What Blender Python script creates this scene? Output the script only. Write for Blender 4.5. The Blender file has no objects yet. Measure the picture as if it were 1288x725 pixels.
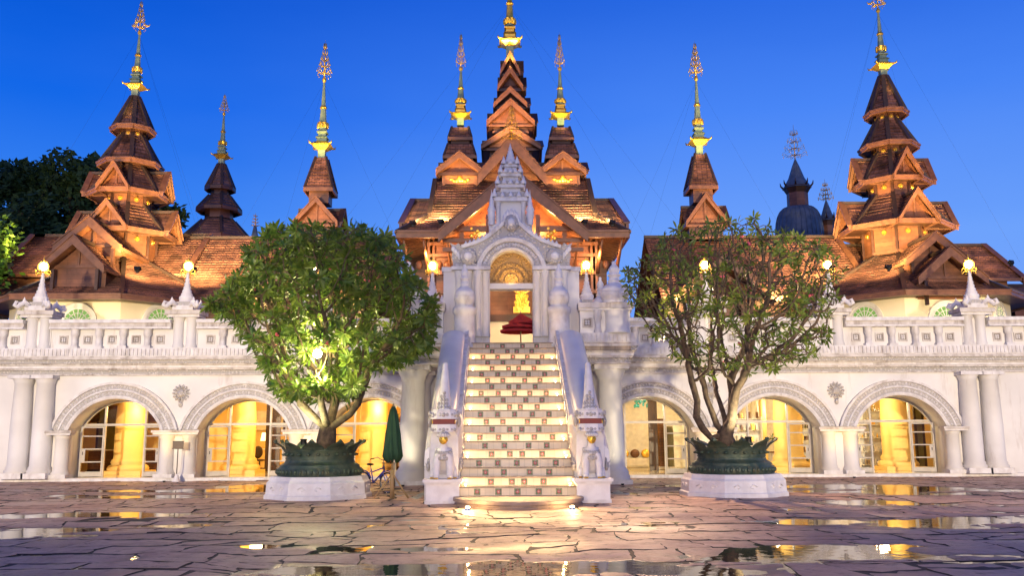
import bpy, math, random
import numpy as np
from math import sin, cos, pi, radians, sqrt, atan2
from mathutils import Vector, Matrix
SC = bpy.context.scene
COL = SC.collection
# ------------------------------------------------------------------ camera
FPX, YAW, PITCH, ROLL = 1130.0, radians(.9), radians(9.44), radians(-.3)
CAMLOC = Vector((-.47, 0, 1.6))
CAMR = Matrix.Rotation(-YAW, 3, 'Z') @ Matrix.Rotation(pi/2 + PITCH, 3, 'X') @ Matrix.Rotation(ROLL, 3, 'Z')
cam = bpy.data.objects.new('camera', bpy.data.cameras.new('camera')); COL.objects.link(cam)
cam.data.sensor_width = 36; cam.data.lens = FPX/1288*36
cam.data.clip_start = .1; cam.data.clip_end = 3000
cam.matrix_world = Matrix.Translation(CAMLOC) @ CAMR.to_4x4()
SC.camera = cam
def W(px, py, Y):
    d = CAMR @ Vector(((px-644)/FPX, -(py-362.5)/FPX, -1)); return CAMLOC + d*(Y/d.y)
def G(px, py, z=0.):
    d = CAMR @ Vector(((px-644)/FPX, -(py-362.5)/FPX, -1)); return CAMLOC + d*((z-CAMLOC.z)/d.z)
def ZW(py, Y, px=646): return W(px, py, Y).z
# ------------------------------------------------------------------ world, sun, exposure
SC.view_settings.view_transform = 'Standard'; SC.view_settings.look = 'None'
SC.view_settings.exposure = 0; SC.view_settings.gamma = 1
SC.cycles.use_denoising = True; SC.cycles.max_bounces = 7; SC.cycles.transparent_max_bounces = 24
SC.cycles.sample_clamp_indirect = 6; SC.cycles.caustics_reflective = False; SC.cycles.caustics_refractive = False
def lin(r, g, b):
    f = lambda c: c/12.92 if c <= .04045 else ((c+.055)/1.055)**2.4
    return (f(r/255), f(g/255), f(b/255), 1)
world = bpy.data.worlds.new('World'); SC.world = world; world.use_nodes = True
nt = world.node_tree; N = nt.nodes; L = nt.links
tc = N.new('ShaderNodeTexCoord'); sx = N.new('ShaderNodeSeparateXYZ'); L.new(tc.outputs['Generated'], sx.inputs[0])
rampL = N.new('ShaderNodeValToRGB'); rampR = N.new('ShaderNodeValToRGB')
def setramp(r, pts):
    e = r.color_ramp.elements
    while len(e) < len(pts): e.new(.5)
    for el, (p, c) in zip(e, pts): el.position = p; el.color = c
# position = sine of the elevation
setramp(rampL, [(0, lin(84,150,244)), (.2, lin(62,136,244)), (.34, lin(4,98,228)), (.47, lin(0,78,204)), (.75, lin(4,50,140)), (1, lin(6,40,110))])
setramp(rampR, [(0, lin(120,160,244)), (.2, lin(110,160,248)), (.34, lin(70,130,242)), (.47, lin(30,96,220)), (.75, lin(20,66,160)), (1, lin(10,44,120))])
for r in (rampL, rampR): L.new(sx.outputs['Z'], r.inputs[0])
mr = N.new('ShaderNodeMapRange'); mr.inputs[1].default_value = -.5; mr.inputs[2].default_value = .28; mr.interpolation_type = 'SMOOTHSTEP'
L.new(sx.outputs['X'], mr.inputs[0])
cl = N.new('ShaderNodeTexNoise'); cl.inputs['Scale'].default_value = 2.2; cl.inputs['Detail'].default_value = 4
mp = N.new('ShaderNodeMapping'); mp.inputs['Scale'].default_value = (1, 1, 3.2); L.new(tc.outputs['Generated'], mp.inputs[0]); L.new(mp.outputs[0], cl.inputs['Vector'])
ad = N.new('ShaderNodeMath'); ad.operation = 'MULTIPLY_ADD'; ad.inputs[1].default_value = .8; L.new(cl.outputs['Fac'], ad.inputs[0]); 
sb = N.new('ShaderNodeMath'); sb.operation = 'ADD'; sb.inputs[1].default_value = -.40; L.new(mr.outputs[0], sb.inputs[0]); L.new(sb.outputs[0], ad.inputs[2])
mxw = N.new('ShaderNodeMix'); mxw.data_type = 'RGBA'; L.new(ad.outputs[0], mxw.inputs[0]); L.new(rampL.outputs[0], mxw.inputs[6]); L.new(rampR.outputs[0], mxw.inputs[7])
sky = N.new('ShaderNodeTexSky'); sky.sky_type = 'NISHITA'; sky.sun_disc = False
sky.sun_elevation = radians(1); sky.sun_rotation = radians(200); sky.ozone_density = 4
sk = N.new('ShaderNodeMix'); sk.data_type = 'RGBA'; sk.blend_type = 'ADD'; sk.inputs[0].default_value = .04
L.new(mxw.outputs[2], sk.inputs[6]); L.new(sky.outputs[0], sk.inputs[7])
bg = N['Background']; L.new(sk.outputs[2], bg.inputs[0]); bg.inputs[1].default_value = 1.0
sun = bpy.data.lights.new('sun', 'SUN'); sun.energy = .55; sun.angle = radians(40); sun.color = (1, .80, .70)
so = bpy.data.objects.new('sun', sun); COL.objects.link(so)
so.rotation_euler = Vector((.25, 1, -.36)).to_track_quat('-Z', 'Y').to_euler()
def spot(name, loc, to, power, color, size, blend=.6, radius=.25):
    l = bpy.data.lights.new(name, 'SPOT'); l.energy = power; l.color = color; l.spot_size = radians(size); l.spot_blend = blend; l.shadow_soft_size = radius
    o = bpy.data.objects.new(name, l); COL.objects.link(o); o.location = loc
    o.rotation_euler = (Vector(to)-Vector(loc)).to_track_quat('-Z', 'Y').to_euler(); return o
def point(name, loc, power, color, radius=.1):
    l = bpy.data.lights.new(name, 'POINT'); l.energy = power; l.color = color; l.shadow_soft_size = radius
    o = bpy.data.objects.new(name, l); COL.objects.link(o); o.location = loc; return o
def area(name, loc, to, power, color, sx_, sy_):
    l = bpy.data.lights.new(name, 'AREA'); l.shape = 'RECTANGLE'; l.size = sx_; l.size_y = sy_; l.energy = power; l.color = color
    o = bpy.data.objects.new(name, l); COL.objects.link(o); o.location = loc
    o.rotation_euler = (Vector(to)-Vector(loc)).to_track_quat('-Z', 'Y').to_euler(); return o
WARM = (1, .62, .26); AMBER = (1, .66, .25)
# street floodlights behind the camera
FL = 28500
spot('floodlight_west', (-17, -6, 6), (-15, 36, 5.5), FL*2.4, (1, .80, .54), 46, .8, .5)
spot('floodlight_east', (17, -6, 6), (15, 36, 5.5), FL*2.4, (1, .79, .51), 46, .8, .5)
spot('floodlight_square', (0, -8, 2.4), (0, 33, 3.0), FL*.50, (1, .78, .56), 40, .9, .5)
# ------------------------------------------------------------------ materials
def newmat(name):
    m = bpy.data.materials.new(name); m.use_nodes = True
    return m, m.node_tree.nodes, m.node_tree.links, m.node_tree.nodes['Principled BSDF']
def stone(name, c1, c2, rough=.6, scale=3., bump=.15, bscale=30., metal=0., spec=.4, dirt=None, dscale=1.2, dthr=.58, coord='Object', carve=None, splash=False):
    m, n, l, p = newmat(name)
    t = n.new('ShaderNodeTexCoord'); out = t.outputs[coord]
    a = n.new('ShaderNodeTexNoise'); a.inputs['Scale'].default_value = scale; a.inputs['Detail'].default_value = 6; l.new(out, a.inputs['Vector'])
    r = n.new('ShaderNodeMapRange'); r.inputs[1].default_value = .35; r.inputs[2].default_value = .65; l.new(a.outputs['Fac'], r.inputs[0])
    mx = n.new('ShaderNodeMix'); mx.data_type = 'RGBA'; l.new(r.outputs[0], mx.inputs[0]); mx.inputs[6].default_value = (*c1, 1); mx.inputs[7].default_value = (*c2, 1)
    col = mx.outputs[2]
    if dirt:
        mp_ = n.new('ShaderNodeMapping'); mp_.inputs['Scale'].default_value = (1, 1, .18); l.new(out, mp_.inputs[0])
        d = n.new('ShaderNodeTexNoise'); d.inputs['Scale'].default_value = dscale; d.inputs['Detail'].default_value = 9; d.inputs['Roughness'].default_value = .7; l.new(mp_.outputs[0], d.inputs['Vector'])
        dr = n.new('ShaderNodeMapRange'); dr.inputs[1].default_value = dthr; dr.inputs[2].default_value = dthr+.16; dr.inputs[4].default_value = .75; l.new(d.outputs['Fac'], dr.inputs[0])
        m2 = n.new('ShaderNodeMix'); m2.data_type = 'RGBA'; l.new(dr.outputs[0], m2.inputs[0]); l.new(col, m2.inputs[6]); m2.inputs[7].default_value = (*dirt, 1); col = m2.outputs[2]
    if splash:      # rain splash and grime along the foot of the walls
        sz = n.new('ShaderNodeSeparateXYZ'); l.new(out, sz.inputs[0]); zr = n.new('ShaderNodeMapRange'); zr.inputs[1].default_value = .15; zr.inputs[2].default_value = 1.0; zr.inputs[3].default_value = .55; zr.inputs[4].default_value = 0; l.new(sz.outputs[2], zr.inputs[0])
        sn = n.new('ShaderNodeTexNoise'); sn.inputs['Scale'].default_value = 2.2; sn.inputs['Detail'].default_value = 8; l.new(out, sn.inputs['Vector'])
        sm = n.new('ShaderNodeMath'); sm.operation = 'MULTIPLY'; l.new(zr.outputs[0], sm.inputs[0]); l.new(sn.outputs['Fac'], sm.inputs[1])
        m4 = n.new('ShaderNodeMix'); m4.data_type = 'RGBA'; l.new(sm.outputs[0], m4.inputs[0]); l.new(col, m4.inputs[6]); m4.inputs[7].default_value = (.36,.29,.23,1); col = m4.outputs[2]
    b = n.new('ShaderNodeTexNoise'); b.inputs['Scale'].default_value = bscale; b.inputs['Detail'].default_value = 5; l.new(out, b.inputs['Vector'])
    h = b.outputs['Fac']
    bm = n.new('ShaderNodeBump'); bm.inputs['Strength'].default_value = bump; bm.inputs['Distance'].default_value = .02
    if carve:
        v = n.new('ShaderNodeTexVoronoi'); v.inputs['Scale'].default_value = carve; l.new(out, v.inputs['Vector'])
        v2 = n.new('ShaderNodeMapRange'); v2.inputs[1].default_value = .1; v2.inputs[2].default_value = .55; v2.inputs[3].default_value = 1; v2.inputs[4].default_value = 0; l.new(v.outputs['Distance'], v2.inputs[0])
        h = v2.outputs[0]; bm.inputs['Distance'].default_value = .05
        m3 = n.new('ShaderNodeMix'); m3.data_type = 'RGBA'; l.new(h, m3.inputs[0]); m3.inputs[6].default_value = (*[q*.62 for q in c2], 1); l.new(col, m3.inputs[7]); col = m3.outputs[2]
    l.new(h, bm.inputs['Height']); l.new(bm.outputs[0], p.inputs['Normal'])
    l.new(col, p.inputs['Base Color']); p.inputs['Roughness'].default_value = rough; p.inputs['Metallic'].default_value = metal
    p.inputs['Specular IOR Level'].default_value = spec
    return m
def brickmat(name, c1, c2, mortar, bw, bh, rough=.6, gap=.01, bump=.4, spec=.4, offset=.5, noise=.5):
    m, n, l, p = newmat(name)
    t = n.new('ShaderNodeTexCoord'); b = n.new('ShaderNodeTexBrick'); l.new(t.outputs['UV'], b.inputs['Vector'])
    b.inputs['Color1'].default_value = (*c1, 1); b.inputs['Color2'].default_value = (*c2, 1); b.inputs['Mortar'].default_value = (*mortar, 1)
    b.inputs['Scale'].default_value = 1; b.inputs['Brick Width'].default_value = bw; b.inputs['Row Height'].default_value = bh
    b.inputs['Mortar Size'].default_value = gap; b.inputs['Mortar Smooth'].default_value = .3; b.offset = offset; b.inputs['Bias'].default_value = 0
    a = n.new('ShaderNodeTexNoise'); a.inputs['Scale'].default_value = 1.3; a.inputs['Detail'].default_value = 7; l.new(t.outputs['Object'], a.inputs['Vector'])
    r = n.new('ShaderNodeMapRange'); r.inputs[1].default_value = .3; r.inputs[2].default_value = .7; r.inputs[3].default_value = 1-noise; r.inputs[4].default_value = 1+noise*.5; l.new(a.outputs['Fac'], r.inputs[0])
    hs = n.new('ShaderNodeHueSaturation'); l.new(r.outputs[0], hs.inputs['Value']); l.new(b.outputs['Color'], hs.inputs['Color'])
    l.new(hs.outputs[0], p.inputs['Base Color']); p.inputs['Roughness'].default_value = rough; p.inputs['Specular IOR Level'].default_value = spec
    g = n.new('ShaderNodeTexNoise'); g.inputs['Scale'].default_value = 12; g.inputs['Detail'].default_value = 4; l.new(t.outputs['Object'], g.inputs['Vector'])
    mm = n.new('ShaderNodeMath'); mm.operation = 'MULTIPLY_ADD'; mm.inputs[1].default_value = -1.; l.new(b.outputs['Fac'], mm.inputs[0]); l.new(g.outputs['Fac'], mm.inputs[2])
    bm = n.new('ShaderNodeBump'); bm.inputs['Strength'].default_value = bump; bm.inputs['Distance'].default_value = .025; l.new(mm.outputs[0], bm.inputs['Height']); l.new(bm.outputs[0], p.inputs['Normal'])
    return m
def plain(name, c, rough=.5, metal=0., spec=.5, emit=None, es=0., bump=0.):
    if emit is None: return stone(name, c, tuple(q*.82 for q in c), rough, 5., bump or .1, 40., metal, spec)
    m, n, l, p = newmat(name); p.inputs['Base Color'].default_value = (*c, 1); p.inputs['Roughness'].default_value = rough
    p.inputs['Emission Color'].default_value = (*emit, 1); p.inputs['Emission Strength'].default_value = es
    return m
def leafmat(name, c1, c2, trans=.35, rough=.33):
    m, n, l, p = newmat(name)
    oi = n.new('ShaderNodeNewGeometry'); mx = n.new('ShaderNodeMix'); mx.data_type = 'RGBA'; l.new(oi.outputs['Random Per Island'], mx.inputs[0])
    mx.inputs[6].default_value = (*c1, 1); mx.inputs[7].default_value = (*c2, 1); l.new(mx.outputs[2], p.inputs['Base Color']); p.inputs['Roughness'].default_value = rough
    p.inputs['Specular IOR Level'].default_value = .35
    t = n.new('ShaderNodeBsdfTranslucent'); l.new(mx.outputs[2], t.inputs[0]); ms = n.new('ShaderNodeMixShader'); ms.inputs[0].default_value = trans
    o = n['Material Output']; l.new(p.outputs[0], ms.inputs[1]); l.new(t.outputs[0], ms.inputs[2]); l.new(ms.outputs[0], o.inputs[0]); return m
def glassmat(name):
    m, n, l, p = newmat(name); tr = n.new('ShaderNodeBsdfTransparent'); gl = n.new('ShaderNodeBsdfGlossy'); gl.inputs['Roughness'].default_value = .03
    fr = n.new('ShaderNodeFresnel'); fr.inputs[0].default_value = 1.25; ms = n.new('ShaderNodeMixShader'); l.new(fr.outputs[0], ms.inputs[0]); l.new(tr.outputs[0], ms.inputs[1]); l.new(gl.outputs[0], ms.inputs[2])
    tr.inputs[0].default_value = (.95, .96, .94, 1); l.new(ms.outputs[0], n['Material Output'].inputs[0]); return m
M = {}
M['plaster'] = stone('white_plaster', (.80,.78,.75), (.69,.67,.64), .62, .7, .14, 26, dirt=(.46,.40,.34), dscale=1.3, dthr=.56, splash=True)
M['trim'] = stone('white_trim', (.78,.76,.75), (.62,.59,.57), .6, 4, .22, 30, dirt=(.30,.25,.21), dscale=1.8, dthr=.56)
M['cornice'] = stone('weathered_cornice', (.70,.66,.62), (.52,.47,.42), .65, 3, .3, 22, dirt=(.20,.155,.12), dscale=2.2, dthr=.50)
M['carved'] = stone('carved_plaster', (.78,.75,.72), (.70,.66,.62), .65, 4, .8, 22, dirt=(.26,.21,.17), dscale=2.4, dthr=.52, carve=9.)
M['statue'] = stone('white_statue', (.80,.78,.77), (.70,.67,.66), .5, 5, .15, 40, dirt=(.40,.34,.30), dscale=2.5, dthr=.63)
M['ramp'] = stone('smooth_white_ramp', (.80,.79,.80), (.72,.71,.72), .30, 1.5, .05, 14, spec=.6, dirt=(.50,.45,.42), dscale=1.2, dthr=.64)
M['cream'] = stone('cream_wall', (.80,.72,.55), (.72,.63,.46), .7, .8, .1, 20)
M['tile'] = brickmat('brown_roof_tile', (.27,.12,.078), (.145,.064,.045), (.03,.015,.012), .26, .24, .55, .014, .6, .4, .5, .85)
M['darkwood'] = brickmat('dark_timber', (.075,.032,.02), (.055,.024,.016), (.02,.01,.007), 3., .28, .42, .006, .25)
M['wood'] = brickmat('red_brown_timber', (.22,.088,.043), (.165,.065,.033), (.05,.02,.012), 2.6, .22, .42, .006, .3)
M['beam'] = stone('timber_trim', (.19,.085,.046), (.12,.052,.03), .4, 4, .2, 30)
M['ridge'] = stone('black_ridge', (.035,.025,.022), (.06,.035,.028), .5, 5, .2, 30)
M['greytile'] = brickmat('dark_weathered_tile', (.18,.10,.085), (.12,.07,.06), (.02,.012,.012), .26, .24, .5, .012, .5)
M['lead'] = stone('blue_grey_lead', (.10,.13,.18), (.06,.085,.12), .5, 3, .2, 10)
M['gold'] = stone('gilding', (.95,.62,.10), (.80,.45,.06), .32, 6, .35, 25, metal=.75)
M['patina'] = stone('green_patina', (.30,.36,.22), (.20,.28,.18), .5, 6, .2, 20, metal=.2)
M['finial'] = stone('gilt_ironwork', (.85,.62,.20), (.62,.40,.12), .4, 9, .2, 20, metal=.5)
M['iron'] = plain('dark_iron', (.03,.03,.03), .45, .6)
M['bark'] = stone('frangipani_bark', (.12,.08,.052), (.05,.035,.024), .85, 9, .9, 26)
M['darkbark'] = stone('dark_bark', (.07,.05,.035), (.04,.03,.02), .9, 6, .6, 20)
M['bronze'] = stone('bronze_green', (.035,.065,.05), (.09,.115,.075), .45, 5, .6, 16, metal=.35, dirt=(.16,.14,.07), dscale=5, dthr=.55)
M['leaf'] = leafmat('frangipani_leaf', (.05,.115,.016), (.16,.22,.035), .35)
M['leafr'] = leafmat('frangipani_leaf_sparse', (.07,.13,.02), (.19,.24,.04), .35)
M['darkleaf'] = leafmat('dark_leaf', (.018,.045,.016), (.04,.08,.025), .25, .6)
M['brightleaf'] = leafmat('bright_leaf', (.06,.16,.02), (.14,.26,.04), .35)
M['blossom'] = plain('pink_blossom', (.65,.10,.16), .5)
M['glass'] = glassmat('clear_glass')
M['frame'] = stone('pale_painted_metal', (.62,.58,.50), (.52,.48,.40), .4, 4, .08, 30)
M['floor'] = brickmat('cream_marble', (.78,.70,.52), (.72,.63,.45), (.5,.42,.28), .8, .8, .08, .004, .02, .6, 0., .15)
M['yellow'] = stone('yellow_plaster', (.86,.62,.22), (.80,.55,.18), .6, 1.5, .06, 20)
M['panel'] = brickmat('brown_panelling', (.20,.09,.035), (.15,.065,.025), (.06,.025,.012), .4, .12, .4, .006, .2)
M['darkpanel'] = plain('dark_brown_panel', (.06,.032,.015), .4)
M['offwhite'] = plain('off_white_cloth', (.75,.70,.58), .8)
M['greygreen'] = plain('olive_curtain', (.20,.18,.08), .8)
M['globe'] = plain('lamp_globe', (.9,.8,.6), .3, emit=(1,.72,.34), es=55)
M['bulb'] = plain('floodlight_lens', (.9,.9,.8), .3, emit=(1,.86,.5), es=160)
M['steplens'] = plain('step_lens', (.9,.9,.8), .3, emit=(1,.75,.35), es=40)
M['ceilglow'] = plain('ceiling_lamp', (.9,.9,.8), .3, emit=(1,.72,.35), es=9)
M['red'] = plain('red_paint', (.22,.012,.008), .5)
M['wire'] = plain('dark_wire', (.02,.025,.035), 1., 0., 0.)
M['redcloth'] = plain('red_parasol_cloth', (.42,.02,.02), .75)
M['greencloth'] = plain('dark_green_canvas', (.012,.055,.028), .8)
M['bamboo'] = plain('pale_bamboo', (.38,.25,.12), .55)
M['blue'] = plain('blue_bike_paint', (.02,.06,.55), .3)
M['rubber'] = plain('black_rubber', (.02,.02,.02), .8)
M['chrome'] = plain('chrome', (.7,.7,.7), .2, 1.)
M['fanglass'] = plain('green_fan_glass', (.06,.12,.03), .3, emit=(.40,.85,.16), es=.38)  # emission stands in for lamplight behind the panes
M['white'] = plain('white_paint', (.8,.78,.74), .5)
M['tread'] = stone('stair_stone', (.30,.22,.16), (.20,.14,.10), .4, 5, .3, 20)
M['riser'] = brickmat('riser_tile', (.60,.47,.34), (.50,.39,.28), (.4,.32,.24), .2, 3., .3, .006, .1, .5, 0., .2)
def flowertile():
    m, n, l, p = newmat('flower_tile'); t = n.new('ShaderNodeTexCoord'); v = n.new('ShaderNodeTexVoronoi'); v.inputs['Scale'].default_value = 13
    l.new(t.outputs['Object'], v.inputs['Vector']); r = n.new('ShaderNodeValToRGB'); e = r.color_ramp.elements
    e[0].position = .0; e[0].color = (.02,.03,.015,1); e[1].position = 1; e[1].color = (.5,.03,.05,1)
    for pos, c in ((.35,(.03,.12,.03,1)), (.55,(.55,.08,.10,1)), (.75,(.7,.45,.35,1))): q = e.new(pos); q.color = c
    r.color_ramp.interpolation = 'CONSTANT'
    sp = n.new('ShaderNodeSeparateColor'); l.new(v.outputs['Color'], sp.inputs[0]); l.new(sp.outputs[0], r.inputs[0]); l.new(r.outputs[0], p.inputs['Base Color']); p.inputs['Roughness'].default_value = .25; return m
M['discstone'] = stone('disc_stone', (.40,.29,.22), (.28,.20,.155), .55, 3, .4, 18, dirt=(.12,.09,.07), dscale=2.5, dthr=.55)
M['flowertile'] = flowertile()
M['tilepetal'] = plain('tile_petal', (.62,.10,.10), .3)
M['tileleaf'] = plain('tile_leaf', (.05,.065,.035), .3)
M['slab'] = None
def slabmat():
    m, n, l, p = newmat('wet_flagstone'); t = n.new('ShaderNodeTexCoord'); ob = t.outputs['Object']; g = n.new('ShaderNodeNewGeometry')
    def noise(sc, det, rough=.6):
        a = n.new('ShaderNodeTexNoise'); a.inputs['Scale'].default_value = sc; a.inputs['Detail'].default_value = det; a.inputs['Roughness'].default_value = rough; l.new(ob, a.inputs['Vector']); return a.outputs['Fac']
    def mr_(v, a, b, c=0., d=1.):
        x = n.new('ShaderNodeMapRange'); x.inputs[1].default_value = a; x.inputs[2].default_value = b; x.inputs[3].default_value = c; x.inputs[4].default_value = d; l.new(v, x.inputs[0]); return x.outputs[0]
    def mix(f, a, b):
        x = n.new('ShaderNodeMix'); x.data_type = 'RGBA'; l.new(f, x.inputs[0])
        for i, q in ((6, a), (7, b)):
            if isinstance(q, tuple): x.inputs[i].default_value = (*q, 1)
            else: l.new(q, x.inputs[i])
        return x.outputs[2]
    def ma(op, a, b):
        x = n.new('ShaderNodeMath'); x.operation = op
        for i, q in enumerate((a, b)):
            if isinstance(q, (int, float)): x.inputs[i].default_value = q
            else: l.new(q, x.inputs[i])
        return x.outputs[0]
    c = mix(g.outputs['Random Per Island'], (.47,.28,.20), (.62,.40,.30))
    mid = noise(1.6, 8, .65); fine = noise(14, 8, .7); big = noise(.35, 4)
    c = mix(mr_(mid, .38, .68), c, (.36,.215,.165)); c = mix(mr_(fine, .45, .75, 0, .6), c, (.62,.44,.36)); c = mix(mr_(noise(5, 6), .56, .68, 0, .75), c, (.15,.10,.09))
    def streak(sx_, sy_, a, b):
        mp = n.new('ShaderNodeMapping'); mp.inputs['Scale'].default_value = (sx_, sy_, 1); l.new(ob, mp.inputs[0]); q = n.new('ShaderNodeTexNoise'); q.inputs['Scale'].default_value = 1; q.inputs['Detail'].default_value = 7; q.inputs['Roughness'].default_value = .68; l.new(mp.outputs[0], q.inputs['Vector']); return mr_(q.outputs['Fac'], a, b)
    pit = ma('MAXIMUM', streak(3.5, 2.2, .64, .69), ma('MULTIPLY', streak(1.3, .8, .60, .64), streak(9, 6, .50, .60)))
    c = mix(ma('MULTIPLY', pit, .85), c, (.045,.03,.027))
    xyz = n.new('ShaderNodeSeparateXYZ'); l.new(ob, xyz.inputs[0]); wet = mr_(xyz.outputs[2], .001, .010, 1., 0.)
    c = mix(ma('MULTIPLY', wet, .6), c, (.08,.052,.05)); l.new(c, p.inputs['Base Color'])
    damp = ma('MAXIMUM', wet, mr_(big, .40, .62)); l.new(ma('ADD', mr_(damp, 0, 1, .62, .34), ma('MULTIPLY', fine, .14)), p.inputs['Roughness']); p.inputs['Specular IOR Level'].default_value = .28
    h = ma('SUBTRACT', ma('ADD', ma('MULTIPLY', mid, .045), ma('MULTIPLY', fine, .014)), ma('MULTIPLY', pit, .02)); bm = n.new('ShaderNodeBump'); bm.inputs['Strength'].default_value = .9; bm.inputs['Distance'].default_value = 1.; l.new(h, bm.inputs['Height']); l.new(bm.outputs[0], p.inputs['Normal'])
    return m
M['slab'] = slabmat()
M['joint'] = stone('slab_edge', (.05,.035,.03), (.025,.018,.016), .8, 6, .3, 20)
M['ground'] = stone('bare_ground', (.16,.11,.095), (.10,.07,.062), .7, 1.2, .5, 12)
def watermat():
    m, n, l, p = newmat('rain_water'); p.inputs['Base Color'].default_value = (.022,.016,.014,1); p.inputs['Roughness'].default_value = .02; p.inputs['IOR'].default_value = 1.33
    t = n.new('ShaderNodeTexCoord'); a = n.new('ShaderNodeTexNoise'); a.inputs['Scale'].default_value = 4; a.inputs['Detail'].default_value = 2; l.new(t.outputs['Object'], a.inputs['Vector'])
    bm = n.new('ShaderNodeBump'); bm.inputs['Strength'].default_value = .6; bm.inputs['Distance'].default_value = .003; l.new(a.outputs['Fac'], bm.inputs['Height']); l.new(bm.outputs[0], p.inputs['Normal']); return m
M['water'] = watermat()
# ------------------------------------------------------------------ mesh helpers
class MB:
    def __init__(s): s.v = []; s.f = []; s.m = []; s.s = []
    def add(s, pts, faces, mat, smooth=False):
        o = len(s.v); s.v += [tuple(p) for p in pts]
        for f in faces: s.f.append([i+o for i in f]); s.m.append(mat); s.s.append(smooth)
    def face(s, pts, mat): s.add(pts, [list(range(len(pts)))], mat)
    def box(s, x0, x1, y0, y1, z0, z1, mat):
        x0, x1 = min(x0, x1), max(x0, x1); y0, y1 = min(y0, y1), max(y0, y1); z0, z1 = min(z0, z1), max(z0, z1)
        p = [(x0,y0,z0),(x1,y0,z0),(x1,y1,z0),(x0,y1,z0),(x0,y0,z1),(x1,y0,z1),(x1,y1,z1),(x0,y1,z1)]
        s.add(p, [(0,3,2,1),(4,5,6,7),(0,1,5,4),(1,2,6,5),(2,3,7,6),(3,0,4,7)], mat)
    def hull(s, A, B, mat, caps=True, smooth=False):
        n = len(A); f = [(i, (i+1) % n, n+(i+1) % n, n+i) for i in range(n)]
        s.add(list(A)+list(B), f, mat, smooth)
        if caps: s.face(list(reversed(A)), mat); s.face(list(B), mat)
    def lathe(s, prof, c, mat, n=20, smooth=True, rot=0., a0=0., a1=2*pi, ell=1.):
        full = abs(a1-a0-2*pi) < 1e-6; k = n if full else n+1; P = []
        for r, z in prof:
            for i in range(k):
                a = a0+(a1-a0)*i/n+rot; P.append((c[0]+r*cos(a), c[1]+r*sin(a)*ell, c[2]+z))
        F = []
        for j in range(len(prof)-1):
            for i in range(n):
                i2 = (i+1) % k; F.append((j*k+i, j*k+i2, (j+1)*k+i2, (j+1)*k+i))
        s.add(P, F, mat, smooth)
        if full and prof[-1][0] > 1e-4: s.face(P[-k:], mat)
        if full and prof[0][0] > 1e-4: s.face(list(reversed(P[:k])), mat)
    def tube(s, path, radii, mat, n=6, smooth=True, cap=True):
        path = [Vector(p) for p in path]
        if isinstance(radii, (int, float)): radii = [radii]*len(path)
        P = []; up = None
        for i, p in enumerate(path):
            t = (path[min(i+1, len(path)-1)]-path[max(i-1, 0)]).normalized()
            if up is None: up = Vector((0,0,1)) if abs(t.z) < .9 else Vector((1,0,0))
            a = t.cross(up); 
            if a.length < 1e-5: a = t.orthogonal()
            a.normalize(); b = a.cross(t).normalized(); up = b
            for k in range(n): P.append(p+(a*cos(2*pi*k/n)+b*sin(2*pi*k/n))*radii[i])
        F = [(j*n+i, j*n+(i+1) % n, (j+1)*n+(i+1) % n, (j+1)*n+i) for j in range(len(path)-1) for i in range(n)]
        if cap: F += [tuple(reversed(range(n))), tuple(range((len(path)-1)*n, len(path)*n))]
        s.add(P, F, mat, smooth)
    def bar(s, a, b, w, h, mat, up=(0,0,1)):
        a = Vector(a); b = Vector(b); t = (b-a).normalized(); u = Vector(up); r = t.cross(u)
        if r.length < 1e-4: r = t.orthogonal()
        r.normalize(); u = r.cross(t).normalized()
        q = [(-w/2,-h/2),(w/2,-h/2),(w/2,h/2),(-w/2,h/2)]
        s.hull([a+r*x+u*y for x, y in q], [b+r*x+u*y for x, y in q], mat)
    def ball(s, c, r, mat, n=10, m=6, sz=1.):
        s.lathe([(max(1e-5, r*sin(pi*j/m)), -r*cos(pi*j/m)*sz) for j in range(m+1)], c, mat, n)
    def ellipsoid(s, c, rx, ry, rz, mat, n=14, m=9, mtx=None):
        P = []
        for j in range(m+1):
            for i in range(n):
                a = 2*pi*i/n; b = pi*j/m; q = Vector((rx*sin(b)*cos(a), ry*sin(b)*sin(a), -rz*cos(b)))
                if mtx: q = mtx @ q
                P.append(Vector(c)+q)
        s.add(P, [(j*n+i, j*n+(i+1) % n, (j+1)*n+(i+1) % n, (j+1)*n+i) for j in range(m) for i in range(n)], mat, True)
    def slope(s, a, b, c, d, mat, row=.24, lift=.035):
        """tiled slope, a-b the lower edge, d-c the upper edge, laid in overlapping courses"""
        a, b, c, d = map(Vector, (a, b, c, d)); nrm = (b-a).cross(d-a)
        if nrm.length < 1e-6: nrm = (b-a).cross(c-a)
        nrm.normalize()
        if nrm.z < 0: nrm = -nrm
        ln = ((d+c)/2-(a+b)/2).length; k = max(1, round(ln/row))
        for i in range(k):
            t0, t1 = i/k, (i+1)/k
            p0, p1, p2, p3 = a.lerp(d, t0), b.lerp(c, t0), b.lerp(c, t1), a.lerp(d, t1)
            lf = lift*(.6+.8*((i*7919+int(ln*100)) % 13)/13); s.face([p0+nrm*lf, p1+nrm*lf, p2, p3], mat); s.face([p0, p1, p1+nrm*lf, p0+nrm*lf], mat)
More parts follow.
